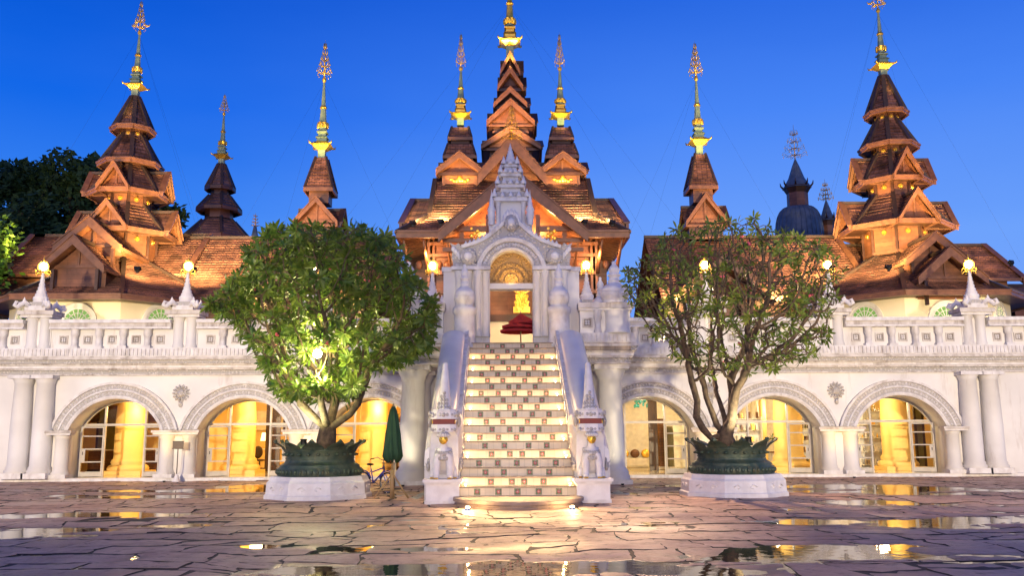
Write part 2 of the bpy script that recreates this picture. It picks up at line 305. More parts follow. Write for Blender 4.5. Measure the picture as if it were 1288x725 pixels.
    def build(s, name, parent=None, label=None, local=False):
        me = bpy.data.meshes.new(name); me.from_pydata(s.v, [], s.f)
        mats = []
        for m in s.m:
            if m not in mats: mats.append(m)
        for m in mats: me.materials.append(M[m])
        ix = {m: i for i, m in enumerate(mats)}
        me.polygons.foreach_set('material_index', [ix[m] for m in s.m]); me.polygons.foreach_set('use_smooth', s.s)
        co = np.array(s.v, dtype=float); uv = me.uv_layers.new(name='UVMap')
        nl = len(me.loops); li = np.empty(nl, dtype=np.int32); me.loops.foreach_get('vertex_index', li)
        nr = np.empty(len(me.polygons)*3); me.polygons.foreach_get('normal', nr); nr = nr.reshape(-1, 3)
        tot = np.empty(len(me.polygons), dtype=np.int32); me.polygons.foreach_get('loop_total', tot)
        h = np.stack([-nr[:,1], nr[:,0], np.zeros(len(nr))], 1); ln = np.linalg.norm(h, axis=1); fl = ln < .05
        h[fl] = (1,0,0); ln[fl] = 1; h /= ln[:,None]; vv = np.cross(nr, h)
        H = np.repeat(h, tot, 0); V = np.repeat(vv, tot, 0); P = co[li]
        uv.data.foreach_set('uv', np.stack([(P*H).sum(1), (P*V).sum(1)], 1).astype(np.float32).ravel())
        me.update()
        o = bpy.data.objects.new(name, me); COL.objects.link(o)
        if parent is not None:
            o.parent = parent
            if not local:
                w = Vector((0,0,0)); q = parent
                while q: w += q.location; q = q.parent
                o.location = -w
        if label: o['label'] = label
        return o
def tag(o, label=None, cat=None, group=None, kind=None):
    if label: o['label'] = label
    if cat: o['category'] = cat
    if group: o['group'] = group
    if kind: o['kind'] = kind
    return o
def thing(name, label, cat, loc=(0,0,0), group=None, rz=0.):
    o = bpy.data.objects.new(name, None); COL.objects.link(o); o.empty_display_size = .3
    o.location = loc; o.rotation_euler.z = rz; return tag(o, label, cat, group)
def copy_tree(o, parent=None):
    c = o.copy(); COL.objects.link(c)
    if parent is not None: c.parent = parent
    for ch in list(o.children):
        if ch.type == 'LIGHT' or ch.type in ('MESH', 'EMPTY'): copy_tree(ch, c)
    return c
def place(proto, loc, label, used=[], rz=None, group=None):
    if id(proto) in used: o = copy_tree(proto)
    else: used.append(id(proto)); o = proto
    o.location = loc; o['label'] = label
    if rz is not None: o.rotation_euler.z = rz
    return o
def lerp(a, b, t): return a+(b-a)*t

# ------------------------------------------------------------------ ground and upper terrace
PUDDLES = []
for px, py, rx, ry, s in [(120,626,2.2,.8,.26),(235,618,2.6,.9,.30),(330,612,2.0,1.0,.26),(180,648,1.3,.5,.30),(60,650,1.7,.7,.26),(75,668,1.2,.7,.22),(220,662,.8,.35,.26),(20,676,.8,.5,.24),
                          (1150,618,3.4,1.5,.32),(1060,612,2.4,1.0,.26),(1090,633,1.4,.8,.30),(1005,657,.85,.45,.30),(1165,663,1.5,.7,.30),(1120,690,.8,.4,.22),(1240,655,1.5,.6,.22),
                          (985,697,1.0,.62,.36),(1075,697,.75,.5,.30),(930,704,.5,.25,.24),(880,612,1.6,.7,.20),(800,640,.8,.35,.22),(790,622,1.2,.5,.16),
                          (500,716,1.5,.40,.34),(430,722,.9,.3,.30),(680,718,.7,.35,.26),(745,712,1.,.35,.22),(640,722,.6,.3,.28),(555,692,.8,.3,.24),(400,690,.5,.25,.2),(850,720,.8,.3,.3),(330,688,.5,.2,.22),(210,702,.6,.25,.2),
                          (560,628,.5,.35,.16),(480,634,.8,.3,.2),(830,658,.7,.3,.18),(580,672,.6,.2,.16),(1220,702,1.,.4,.22)]:
    g = G(px, py); PUDDLES.append((g.x, g.y, rx, ry, s))
b = MB(); b.face([(-400,-60,-.04),(400,-60,-.04),(400,700,-.04),(-400,700,-.04)], 'ground'); tag(b.build('ground'), kind='structure')
b = MB(); b.face([(-27,5,0),(27,5,0),(27,35.3,0),(-27,35.3,0)], 'water'); tag(b.build('water'), kind='structure')
rng = np.random.default_rng(7)
def vnoise(x, y, f, seed):
    x = x*f; y = y*f; xi = np.floor(x).astype(int); yi = np.floor(y).astype(int); xf = x-xi; yf = y-yi
    h = lambda a, b_: np.modf(np.abs(np.sin(a*127.1+b_*311.7+seed*74.7)*43758.5453))[0]
    u = xf*xf*(3-2*xf); v = yf*yf*(3-2*yf)
    return (h(xi, yi)*(1-u)+h(xi+1, yi)*u)*(1-v)+(h(xi, yi+1)*(1-u)+h(xi+1, yi+1)*u)*v
def fbm(x, y, f, seed, o=4): return sum(vnoise(x, y, f*2**k, seed+k)*.5**k for k in range(o))/sum(.5**k for k in range(o))
def ground_h(x, y):
    z = .0215+.026*(fbm(x, y, .30, 1)-.5)+.030*(fbm(x, y, 1.0, 9)-.5)+.020*(fbm(x, y, 3.1, 17)-.5)
    for (px, py, rx, ry, s) in PUDDLES: z = z-.105*s*np.exp(-1.1*(((x-px)/(rx*1.25))**2+((y-py)/(ry*1.25))**2))
    return z
def flagstones():
    b = MB(); y = 6.; rows = [y]
    while y < 35.2: y += rng.uniform(.5, 1.2); rows.append(min(y, 35.3))
    for r in range(len(rows)-1):
        x = -26.+rng.uniform(0, 1)
        while x < 26:
            w = rng.uniform(.55, 1.9); x1 = x+w
            cr = [(x, rows[r]), (x1, rows[r]), (x1, rows[r+1]), (x, rows[r+1])]
            cells = [cr]
            if rng.random() < .42: # a slab broken in two by a slanting crack
                t0, t1 = rng.uniform(.3, .7, 2); P = lambda a, c, t: (a[0]+(c[0]-a[0])*t, a[1]+(c[1]-a[1])*t)
                if rng.random() < .5: m0, m1 = P(cr[0], cr[1], t0), P(cr[3], cr[2], t1); cells = [[cr[0], m0, m1, cr[3]], [m0, cr[1], cr[2], m1]]
                else: m0, m1 = P(cr[0], cr[3], t0), P(cr[1], cr[2], t1); cells = [[cr[0], cr[1], m1, m0], [m0, m1, cr[2], cr[3]]]
            for c in cells:
                nx, ny = max(3, int((c[1][0]-c[0][0])/.14)), max(3, int((c[3][1]-c[0][1])/.14)); U, V = np.meshgrid(np.linspace(0, 1, nx+1), np.linspace(0, 1, ny+1)); c_ = np.array(c)
                gp = rng.uniform(.006, .036); e = lambda t, L_: gp/max(L_, .3)+t*(1-2*gp/max(L_, .3))
                u, v = e(U, c_[1,0]-c_[0,0]), e(V, c_[3,1]-c_[0,1])
                Pt = (c_[0]*((1-u)*(1-v))[...,None]+c_[1]*(u*(1-v))[...,None]+c_[2]*(u*v)[...,None]+c_[3]*((1-u)*v)[...,None])
                X, Y = Pt[...,0], Pt[...,1]
                # crooked course lines shared by neighbouring slabs, then ragged edges
                X2 = X+1.1*(fbm(X, Y, .30, 31)-.5)+.30*(fbm(X, Y, 1.3, 33)-.5); Y2 = Y+2.0*(fbm(X, Y, .32, 41)-.5)+.60*(fbm(X, Y, .9, 45)-.5)
                ed = np.minimum(np.minimum(U, 1-U)*nx, np.minimum(V, 1-V)*ny) < .5
                X2 = X2+ed*rng.normal(0, .012, X.shape); Y2 = Y2+ed*rng.normal(0, .016, X.shape)
                Y2 = np.minimum(Y2, 35.32)
                tl = rng.normal(0, .0035, 2); Z = ground_h(X2, Y2)+rng.normal(0, .0045)+(U-.5)*tl[0]+(V-.5)*tl[1]-ed*rng.uniform(.001, .008, X.shape)+.004*(fbm(X2, Y2, 5., 51)-.5)
                k = nx+1; pts = np.stack([X2, Y2, Z], -1).reshape(-1, 3)
                F = [(j*k+i, j*k+i+1, (j+1)*k+i+1, (j+1)*k+i) for j in range(ny) for i in range(nx)]
                b.add(pts, F, 'slab', True)
                ring = [i for i in range(k)]+[j*k+nx for j in range(1, ny+1)]+[ny*k+i for i in range(nx-1, -1, -1)]+[j*k for j in range(ny-1, 0, -1)]
                R = pts[ring]; low = R.copy(); low[:,2] = -.038; q = len(ring)
                b.add(np.vstack([R, low]), [(i, q+i, q+(i+1) % q, (i+1) % q) for i in range(q)], 'joint')
            x = x1
    xs, ys = np.linspace(-26.5, 26.5, 266), np.linspace(5.5, 35.3, 200); X, Y = np.meshgrid(xs, ys); Z = ground_h(X, Y)-.012+.010*(fbm(X, Y, 2.5, 61)-.5)
    k = len(xs); b.add(np.stack([X, Y, Z], -1).reshape(-1, 3), [(j*k+i, j*k+i+1, (j+1)*k+i+1, (j+1)*k+i) for j in range(len(ys)-1) for i in range(k-1)], 'joint', True)
    tag(b.build('pavement'), kind='structure')
flagstones()
YF = 35.4; ZT = 4.75; YT = 30.3            # facade plane, terrace floor, front of the stair porch
M['terrace'] = brickmat('terrace_paving', (.42,.33,.26), (.36,.28,.22), (.18,.14,.11), .5, .5, .45, .01, .15)
b = MB(); b.box(-60, 60, YF+1.26, 90, ZT-.25, ZT, 'terrace'); b.box(-4.05, 4.05, YT+.1, YF+.9, ZT-.25, ZT, 'terrace')
tag(b.build('terrace_floor'), kind='structure')

# ------------------------------------------------------------------ white arcade building
arc = thing('arcade_building', 'long white arcade building with six carved archways, cornice and balustrade, behind the trees', 'building', (0, YF, 0))
AX = [-15.3, -10.35, -5.4, 5.4, 10.35, 15.3]; AZ = 1.25; AR = 1.9; SPR = 1.95; AHW = sqrt(AR*AR-(SPR-AZ)**2); DEP = 1.25
b = MB()
def strip(x0, x1, z0=0.): b.box(x0, x1, YF, YF+DEP, z0, ZT-.26, 'plaster')
edges = [-24]+[e for x in AX for e in (x-AHW, x+AHW)]+[24]
for i in range(0, len(edges), 2):
    strip(edges[i], edges[i+1])
TH0 = math.asin((SPR-AZ)/AR); NA = 28
for x in AX:
    pts = [(x-AR*cos(TH0+(pi-2*TH0)*i/NA), AZ+AR*sin(TH0+(pi-2*TH0)*i/NA)) for i in range(NA+1)]
    for (xa, za), (xb, zb) in zip(pts, pts[1:]):
        b.face([(xa,YF,za),(xb,YF,zb),(xb,YF,ZT-.26),(xa,YF,ZT-.26)], 'plaster')
        b.face([(xa,YF+DEP,za),(xa,YF+DEP,ZT-.26),(xb,YF+DEP,ZT-.26),(xb,YF+DEP,zb)], 'plaster')
        b.face([(xa,YF,za),(xa,YF+DEP,za),(xb,YF+DEP,zb),(xb,YF,zb)], 'plaster')
b.build('wall', arc)
for x0, x1 in ((-24, -3.9), (3.9, 24)): b = MB(); b.box(x0, x1, YF-.32, YF-.003, 0, .13, 'trim'); b.build('plinth', arc)
# archivolts
def archivolt(x):
    b = MB(); prof = [(1.9,0),(1.9,.10),(1.97,.13),(2.02,.13),(2.04,.08),(2.20,.08),(2.22,.13),(2.27,.13),(2.29,.09),(2.44,.09),(2.46,.16),(2.55,.17),(2.55,0)]
    n = 40
    for j in range(len(prof)-1):
        R = []
        for (r, y) in prof[j:j+2]:
            th = math.asin((SPR-AZ)/r); R.append([(x-r*cos(th+(pi-2*th)*i/n), YF-y, AZ+r*sin(th+(pi-2*th)*i/n)) for i in range(n+1)])
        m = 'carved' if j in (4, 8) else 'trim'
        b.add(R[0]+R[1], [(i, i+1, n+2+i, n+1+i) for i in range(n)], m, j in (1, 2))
    for r, cnt, y, s in ((2.12, 44, .08, .055), (2.365, 50, .09, .05)):      # carved leaf bosses
        th = math.asin((SPR-AZ)/r)
        for i in range(cnt):
            a = th+(pi-2*th)*(i+.5)/cnt; c = Vector((x-r*cos(a), YF-y, AZ+r*sin(a))); t = Vector((sin(a), 0, cos(a))); q = Vector((-cos(a), 0, sin(a)))
            sz = s*(1 if i % 2 else .7)
            b.add([c+t*sz, c+q*sz*1.2, c-t*sz, c-q*sz*1.2, c+Vector((0,-.05,0))], [(0,1,4),(1,2,4),(2,3,4),(3,0,4)], 'trim')
    return b.build('archivolt', arc)
for x in AX: archivolt(x)
# paired short columns under the archivolts
def short_column(x, y):
    b = MB(); b.box(x-.36, x+.36, y-.36, y+.3, .131, .27, 'trim')
    b.lathe([(.34,.27),(.35,.33),(.30,.38),(.30,.42),(.275,.46),(.26,1.62),(.29,1.64),(.29,1.69),(.33,1.76)], (x,y,0), 'plaster', 20)
    return b.build('short_column', arc)
mids = [-12.825, -7.875, 7.875, 12.825]
for m in mids:
    for d in (-.43, .43): short_column(m+d, YF-.02)
for m in (-17.27, -3.0, 3.0, 17.27): short_column(m, YF-.02)
for m, w in [(m, .86) for m in mids]+[(m, .45) for m in (-17.27, -3.0, 3.0, 17.27)]:
    b = MB()
    b.box(m-w, m+w, YF-.42, YF-.003, 1.762, 1.84, 'trim'); b.box(m-w-.05, m+w+.05, YF-.47, YF-.003, 1.84, 1.93, 'cornice'); b.build('impost', arc)
for x in (-18.0, -18.85, 18.0, 18.85):
    b = MB(); b.box(x-.46, x+.46, YF-.62, YF-.002, .132, .34, 'trim')
    b.lathe([(.44,.34),(.46,.42),(.40,.48),(.41,.54),(.36,.60),(.36,2.2),(.315,3.72),(.34,3.74),(.34,3.80),(.40,3.92)], (x,YF-.17,0), 'plaster', 24)
    b.box(x-.44, x+.44, YF-.58, YF-.003, 3.92, 4.05, 'trim'); b.build('tall_column', arc)
for m in mids:
    b = MB(); c = (m, YF-.03, 3.35)
    for i in range(14):
        a = 2*pi*i/14; q = Vector((cos(a),0,sin(a))); t = Vector((-sin(a),0,cos(a))); C = Vector(c)
        b.add([C+q*.12+t*.03, C+q*.30+t*.05, C+q*.36, C+q*.30-t*.05, C+q*.12-t*.03, C+q*.24+Vector((0,-.05,0))], [(0,1,5),(1,2,5),(2,3,5),(3,4,5),(4,0,5)], 'carved')
    b.ellipsoid(c, .15, .07, .15, 'carved', 12, 6); b.ellipsoid((m,YF-.03,2.92), .08, .05, .12, 'carved', 8, 6); b.build('medallion', arc)
# cornice: mouldings at the given heights
def cornice_run(b, x0, x1, y, side=True):
    """mouldings running along x in front of plane y"""
    for z0, z1, d, m in ((4.051,4.10,.10,'cornice'),(4.10,4.26,.06,'carved'),(4.26,4.33,.18,'cornice'),(4.33,4.44,.22,'trim'),(4.44,4.50,.30,'cornice'),(4.50,4.64,.36,'carved'),(4.64,4.72,.46,'cornice'),(4.72,4.775,.36,'cornice')):
        b.box(x0-d*.0, x1, y-d, y+.25, z0, z1, m)
    b.box(x0, x1, y-.36, y+.25, 4.775, 5.10, 'trim')
def flutes(b, x0, x1, y):
    n = int((x1-x0)/.155); st = (x1-x0)/n
    for i in range(n): b.box(x0+st*i+.03, x0+st*(i+1)-.03, y-.40, y-.361, 4.80, 5.06, 'trim')
for x0, x1 in ((-24, -4.1), (4.1, 24)): b = MB(); cornice_run(b, x0, x1, YF); flutes(b, x0+.05, x1-.05, YF); b.build('cornice', arc)
# balustrade
def niche(b, x, y, z, s=.17, mat='cornice'):
    b.box(x-s, x+s, y-.045, y-.002, z-s, z-s+.05, mat); b.box(x-s, x+s, y-.045, y-.002, z+s-.05, z+s, mat)
    b.box(x-s, x-s+.05, y-.044, y-.002, z-s+.05, z+s-.05, mat); b.box(x+s-.05, x+s, y-.044, y-.002, z-s+.05, z+s-.05, mat)
    b.box(x-s+.05, x+s-.05, y-.012, y-.002, z-s+.05, z+s-.05, 'niche_back')
    for i in range(4):
        a = pi/4+pi/2*i; b.ellipsoid((x+.06*cos(a), y-.02, z+.06*sin(a)), .045, .03, .045, 'trim', 6, 4)
M['niche_back'] = stone('niche_recess', (.34,.31,.27), (.26,.23,.20), .7)  # darker tone for the backs of the niches
bal = arc
PX = [-18.45, -12.75, -7.8, 7.8, 12.75, 18.45]
for x0, x1 in ((-24, -4.1), (4.1, 24)): b = MB(); b.box(x0, x1, YF-.10, YF+.2, 5.10, 5.85, 'plaster'); b.build('balustrade_panel', arc)
segs = [(-24,-18.95),(-17.95,-13.25),(-12.25,-8.3),(-7.3,-4.15),(4.15,7.3),(8.3,12.25),(13.25,17.95),(18.95,24)]
for x0, x1 in segs:
    b = MB(); b.box(x0, x1, YF-.42, YF+.26, 5.85, 5.92, 'trim'); b.box(x0, x1, YF-.36, YF+.25, 5.92, 6.08, 'cornice'); b.box(x0, x1, YF-.44, YF+.28, 6.08, 6.22, 'trim'); b.build('handrail', arc)
for x0, x1 in segs:
    n = max(2, round((x1-x0)/.88)); st = (x1-x0)/n
    for i in range(n):
        nb = MB(); niche(nb, x0+st*(i+.5), YF-.10, 5.45); nb.build('niche', arc)
        if i:
            x = x0+st*i; c = MB(); c.box(x-.17, x+.17, YF-.34, YF-.102, 5.101, 5.19, 'trim')
            c.lathe([(.14,5.19),(.12,5.24),(.115,5.55),(.14,5.57),(.14,5.60),(.16,5.63),(.15,5.80),(.17,5.85)], (x,YF-.2,0), 'trim', 12); c.build('baluster', arc)
for x in PX:
    b = MB(); b.box(x-.48, x+.48, YF-.15, YF+.24, 5.101, 6.3, 'plaster')
    for d in (-.25, .25):
        b.lathe([(.23,5.101),(.23,5.2),(.20,5.26),(.19,6.16),(.22,6.2),(.24,6.3)], (x+d,YF-.15,0), 'plaster', 16)
    b.box(x-.62, x+.62, YF-.46, YF+.3, 6.3, 6.40, 'trim'); b.box(x-.70, x+.70, YF-.56, YF+.38, 6.40, 6.56, 'cornice')
    b.build('pedestal', arc)

# doors in the archways: frame, transom, open glazed leaves
YD = YF+1.0
def door_set(x):
    b = MB(); r = 1.85; n = 24; th = math.asin((SPR-AZ)/1.9)
    P = [(x-r*cos(th+(pi-2*th)*i/n), AZ+r*sin(th+(pi-2*th)*i/n)) for i in range(n+1)]
    P = [(x-AHW+.05, .13)]+P+[(x+AHW-.05, .13)]
    for (xa, za), (xb, zb) in zip(P, P[1:]): b.bar((xa,YD,za), (xb,YD,zb), .07, .09, 'frame', (0,1,0))
    zt = 2.16
    hw = sqrt(r*r-(zt-AZ)**2); b.box(x-hw, x+hw, YD-.05, YD+.05, zt-.04, zt+.05, 'frame')
    for d in (-.80, .80):
        zz = AZ+sqrt(r*r-.8*.8); b.box(x+d-.035, x+d+.035, YD-.051, YD+.051, .13, zz, 'frame')
    for sgn in (-1, 1):
        for z in (.72, 1.22, 1.72): b.box(x+sgn*.84, x+sgn*1.68, YD-.03, YD+.03, z-.02, z+.02, 'frame')
        b.box(x+sgn*.84, x+sgn*1.68, YD-.02, YD+.02, .14, .34, 'frame')
    fr = b.build('door_frame', arc)
    g = MB()
    for sgn in (-1, 1): g.face([(x+sgn*.83,YD+.01,.34),(x+sgn*1.69,YD+.01,.34),(x+sgn*1.69,YD+.01,zt),(x+sgn*.83,YD+.01,zt)], 'glass')
    Q = [(x-r*cos(a), AZ+r*sin(a)) for a in [math.asin((zt-AZ)/r)+(pi-2*math.asin((zt-AZ)/r))*i/16 for i in range(17)]]
    g.face([(q[0], YD+.01, q[1]) for q in Q], 'glass'); g.build('fanlight_pane', fr)
    for sgn in (-1, 1):       # open leaf swung back outside
        a = radians(28); hx = x+sgn*.84; hy = YD-.06; ux = Vector((sgn*cos(a), -sin(a), 0)); wd = .78; zt2 = 2.10
        l = MB(); O = Vector((hx, hy, 0))
        for t in (0, wd): l.bar(O+ux*t+Vector((0,0,.16)), O+ux*t+Vector((0,0,zt2)), .06, .05, 'frame', ux)
        for z, h in ((.24,.16),(.72,.045),(1.22,.045),(1.72,.045),(zt2-.03,.06)): l.bar(O+Vector((0,0,z)), O+ux*wd+Vector((0,0,z)), .04, h, 'frame')
        l.bar(O+ux*(wd-.1)+Vector((0,0,.74)), O+ux*(wd-.1)+Vector((0,0,1.2)), .03, .14, 'frame', ux)
        lf = l.build('door_leaf', arc)
        g = MB(); g.face([O+Vector((0,0,.32)), O+ux*wd+Vector((0,0,.32)), O+ux*wd+Vector((0,0,zt2)), O+Vector((0,0,zt2))], 'glass'); g.build('door_pane', lf)
        h = MB(); h.box(*[q for k in (0,1) for q in ((O+ux*(wd-.08))[k]-.02, (O+ux*(wd-.08))[k]+.02)], 1.0, 1.12, 'iron')
        h.build('door_handle', lf)
for x in AX: door_set(x)

# interior of the arcade: floor, back wall, ceiling and thick columns
b = MB(); b.box(-24, 24, YF+.05, YF+12, -.05, .14, 'floor'); b.build('interior_floor', arc)
YB = YF+8.5
b = MB(); b.box(-24, 24, YB, YB+.3, .14, ZT-.26, 'yellow'); b.build('interior_wall', arc); b = MB(); b.box(-24, 24, YF+DEP+.002, YB, 4.0, 4.3, 'yellow'); b.build('interior_ceiling', arc)
for x in (-24, -3.2, 2.9, 23.7): b = MB(); b.box(x, x+.3, YF+DEP+.003, YB-.002, .141, 3.998, 'yellow'); b.build('interior_wall', arc)
YC = YF+3.3
for px in (163, 303, 470, 992, 1128):
    c = W(px, 560, YC); b = MB(); b.box(c.x-.85, c.x+.85, YC-.85, YC+.85, .141, .3, 'yellow')
    b.lathe([(.80,.3),(.84,.38),(.78,.5),(.66,.56),(.70,.64),(.66,.74),(.60,.80),(.60,2.4),(.54,3.35),(.60,3.4),(.60,3.5),(.78,3.75),(.85,4.)], (c.x,YC,0), 'yellow', 28); b.build('interior_column', arc)
# ------------------------------------------------------------------ stair porch
porch = thing('stair_porch', 'projecting white porch with round columns and parapets flanking the top of the stairs', 'porch', (0, YT, 0))
for s in (-1, 1):
    for (x, y, r) in ((3.42, 31.35, .44), (3.42, 34.2, .44)):
        b = MB(); x *= s; b.box(x-.62, x+.62, y-.62, y+.62, 0, .16, 'trim')
        b.lathe([(.60,.16),(.62,.26),(.56,.34),(.58,.42),(.50,.52),(.45,.60),(.44,2.0),(.39,3.55),(.43,3.58),(.43,3.66),(.52,3.82),(.53,3.9)], (x,y,0), 'plaster', 28)
        b.box(x-.60, x+.60, y-.6, y+.6, 3.9, 4.05, 'trim'); b.build('column', porch)
EB = {-1: MB(), 1: MB()}
for z0, z1, d, m in ((4.051,4.10,.06,'cornice'),(4.10,4.26,.02,'carved'),(4.26,4.33,.12,'cornice'),(4.33,4.44,.15,'trim'),(4.44,4.50,.2,'cornice'),(4.50,4.64,.24,'carved'),(4.64,4.72,.30,'cornice'),(4.72,4.775,.24,'cornice'),(4.775,5.10,.22,'trim')):
    for s in (-1, 1): EB[s].box(s*1.5, s*(4.0+d), YT+.35-d, YF-.5, z0, z1, m)
for s in (-1, 1):
    n = 17; b = EB[s]
    for i in range(n): b.box(s*(1.7+2.5*i/n), s*(1.7+2.5*i/n+.10), YT+.35-.262, YT+.35-.221, 4.80, 5.06, 'trim')
    for i in range(30): b.box(s*4.221, s*4.262, YT+.3+.155*i, YT+.41+.155*i, 4.80, 5.06, 'trim')
    b.build('entablature', porch)
b = MB(); b.box(-2.2, 2.2, 30.75, YF, 0, 4.04, 'plaster'); b.build('core_wall', porch)
for s in (-1, 1):
    b = MB(); y = YT+.35
    b.box(s*2.35, s*4.08, y, y+.3, 5.10, 5.90, 'plaster'); b.box(s*3.8, s*4.08, y+.3, YF-.5, 5.10, 5.90, 'plaster')
    b.lathe([(.44,5.101),(.44,5.18),(.40,5.24),(.40,5.82),(.44,5.9)], (s*3.62,y-.0,0), 'plaster', 24)
    b.box(s*2.3, s*4.14, y-.10, y+.4, 5.90, 5.98, 'trim'); b.box(s*2.28, s*4.2, y-.16, y+.45, 5.98, 6.16, 'cornice')
    b.box(s*3.75, s*4.2, y+.45, YF-.45, 5.90, 6.16, 'cornice')
    b.lathe([(.13,5.101),(.13,5.2),(.11,5.26),(.11,5.55),(.15,5.62),(.13,5.82),(.16,5.9)], (s*2.95,y-.08,0), 'trim', 12)
    niche(b, s*2.6, y, 5.48, .17); b.build('parapet', porch)
# urns
def urn(h, r, name, label, loc):
    t = thing(name, label, 'finial urn', loc, 'white urn finials around the stair top')
    b = MB(); k = h/1.45
    b.lathe([(r*.86,0),(r*.84,.10*k),(r*.92,.14*k),(r*1.02,.30*k),(r*1.0,.36*k)], (0,0,0), 'trim', 24)
    b.build('bowl', t, local=True)
    b = MB(); b.lathe([(r*.9,.36*k),(r*.98,.42*k),(r*.9,.52*k),(r*.66,.62*k),(r*.46,.68*k),(r*.42,.74*k),(r*.5,.77*k),(r*.38,.80*k),(r*.36,.92*k),(r*.46,.94*k),(r*.46,.98*k),(r*.3,1.02*k),(r*.36,1.1*k),(r*.4,1.17*k),(r*.26,1.27*k),(r*.15,1.33*k),(r*.16,1.42*k),(r*.1,1.45*k),(.001,1.46*k)], (0,0,0), 'statue', 24)
    b.build('lid', t, local=True); return t
for s, side in ((-1, 'left'), (1, 'right')):
    u = urn(1.50, .50, 'finial_urn', 'broad white urn on the porch parapet to the %s of the stairs' % side, (s*3.58, YT+.5, 6.16))
    u = urn(1.45, .34, 'finial_urn', 'slim white urn behind the broad %s parapet urn' % side, (s*3.42, YT+3.4, 6.16))
    c = W(588 if s < 0 else 706, 430, 30.5)
    col = MB(); x = s*1.62; y = 30.5
    col.lathe([(.42,4.6),(.42,4.8),(.37,4.86),(.36,5.6),(.36,5.75),(.40,5.80),(.41,5.95),(.38,6.0)], (x,y,0), 'trim', 24); col.build('newel_column', porch)
    urn(1.5, .36, 'finial_urn', 'white urn on the round newel column at the %s side of the doorway' % side, (x, y, 6.0))
# ------------------------------------------------------------------ staircase
st = thing('staircase', 'steep white staircase with rows of flower tiles leading up to the doorway', 'stairs', (0, 22.3, 0))
NS = 20; Y0 = 22.3; RUN = .395; RIS = (ZT-.2)/(NS+1)*1.0; HWD = 1.42
random.seed(4)
TILEHALF = .078
for i in range(NS+1):
    y = Y0+RUN*i; z0 = .2+RIS*i; z1 = z0+RIS
    b = MB(); yb = y+RUN+.06 if i < NS else 30.9
    b.box(-HWD, HWD, y, yb, z0-.3 if i else 0, z1-.032, 'riser'); b.box(-HWD, HWD, y-.035, yb, z1-.03, z1, 'tread')
    for x in ((-.98,-.49,0,.49,.98), (-.66,-.16,.16,.66), (-.82,-.33,.33,.82))[i % 3]:
        x += random.uniform(-.02, .02); zc = z0+(RIS-.03)/2; h = TILEHALF; yy = y-.006
        b.box(x-h, x+h, yy, y-.001, zc-h, zc+h, 'tileleaf')
        for q in range(5):
            a = 2*pi*q/5+random.random(); b.ellipsoid((x+.026*cos(a), yy-.002, zc+.026*sin(a)), .022, .004, .022, 'tilepetal', 7, 4)
        b.ellipsoid((x, yy-.004, zc), .018, .004, .018, 'offwhite', 6, 4)
        for q in range(4):
            a = pi/4+pi/2*q; b.ellipsoid((x+.062*cos(a), yy-.001, zc+.062*sin(a)), .018, .003, .018, 'brightleaf', 5, 3)
    b.build('step', st)
b = MB(); b.lathe([(1.52,.0),(1.53,.06),(1.50,.07),(1.50,.11),(1.56,.12),(1.56,.185),(1.53,.20),(0.001,.203)], (0,22.0,0), 'discstone', 48, smooth=False, ell=1.15); b.build('base_disc', st)
for s in (-1, 1):
    b = MB()
    def sl(x0, x1, h0, h1, mat, y0=23.0, y1=30.35):   # slanted slab from h0 to h1 above the nosing line
        zf = lambda y: .2+RIS+(y-Y0)*RIS/RUN
        pts = [(y0, zf(y0)+h1), (y1, zf(y1)+h1), (y1, zf(y1)+h0), (y0, zf(y0)+h0)]
        b.hull([(x0, y, max(0., z)) for y, z in pts], [(x1, y, max(0., z)) for y, z in pts], mat)
    sl(s*1.43, s*2.32, -3.2, .10, 'plaster', 22.9)
    sl(s*1.42, s*1.52, .10, .22, 'trim'); sl(s*1.46, s*1.58, .22, .42, 'trim')
    b2 = b; b2.build('side_wall', st)
    # broad rounded coping
    b = MB(); zf = lambda y: .2+RIS+(y-Y0)*RIS/RUN
    prof = [(1.56,.10),(1.58,.46),(1.66,.55),(1.80,.60),(1.95,.62),(2.10,.60),(2.24,.55),(2.32,.46),(2.34,.10)]
    rows = []
    for k in range(13):
        t = k/12; y = 23.0+t*7.3
        if t > .92: dz = -.22*((t-.92)/.08)**2
        else: dz = 0
        rows.append([(s*x, y+(.12*h if t > .95 else 0), zf(y)+h+dz*(h > .3)) for x, h in prof])
    n = len(prof); P = [p for r in rows for p in r]
    b.add(P, [(j*n+i, j*n+i+1, (j+1)*n+i+1, (j+1)*n+i) for j in range(12) for i in range(n-1)], 'ramp', True)
    b.face(rows[-1], 'ramp'); b.face(list(reversed(rows[0])), 'ramp'); b.build('ramp_coping', st)
# small step lights
def step_light():
    t = thing('step_light', '', 'step light', (0,0,0), 'small lamps lighting the stairs')
    b = MB(); b.lathe([(.045,0),(.045,.03),(.03,.05)], (0,0,0), 'chrome', 12); b.build('housing', t, local=True)
    b = MB(); b.ellipsoid((0,0,.05), .03, .03, .015, 'steplens', 10, 5); b.build('lens', t, local=True)
    l = point('step_lamp', (0,0,.12), 7., (1,.62,.26), .03); l.parent = t
    return t
proto = step_light(); words = ['second','fifth','seventh','ninth','eleventh','thirteenth','fifteenth','seventeenth','nineteenth']
for n_, i in enumerate((1, 4, 6, 8, 10, 12, 14, 16, 18)):
    area('riser_strip', (0, Y0+RUN*i-.33, .2+RIS*i+.03), (0, Y0+RUN*i, .2+RIS*i+.12), 9, (1,.64,.28), 2.6, .03)
    for s, side in ((-1, 'left'), (1, 'right')):
        place(proto, (s*1.28, Y0+RUN*i-.27, .2+RIS*i), 'small step lamp at the %s end of the %s stair tread' % (side, words[n_]))
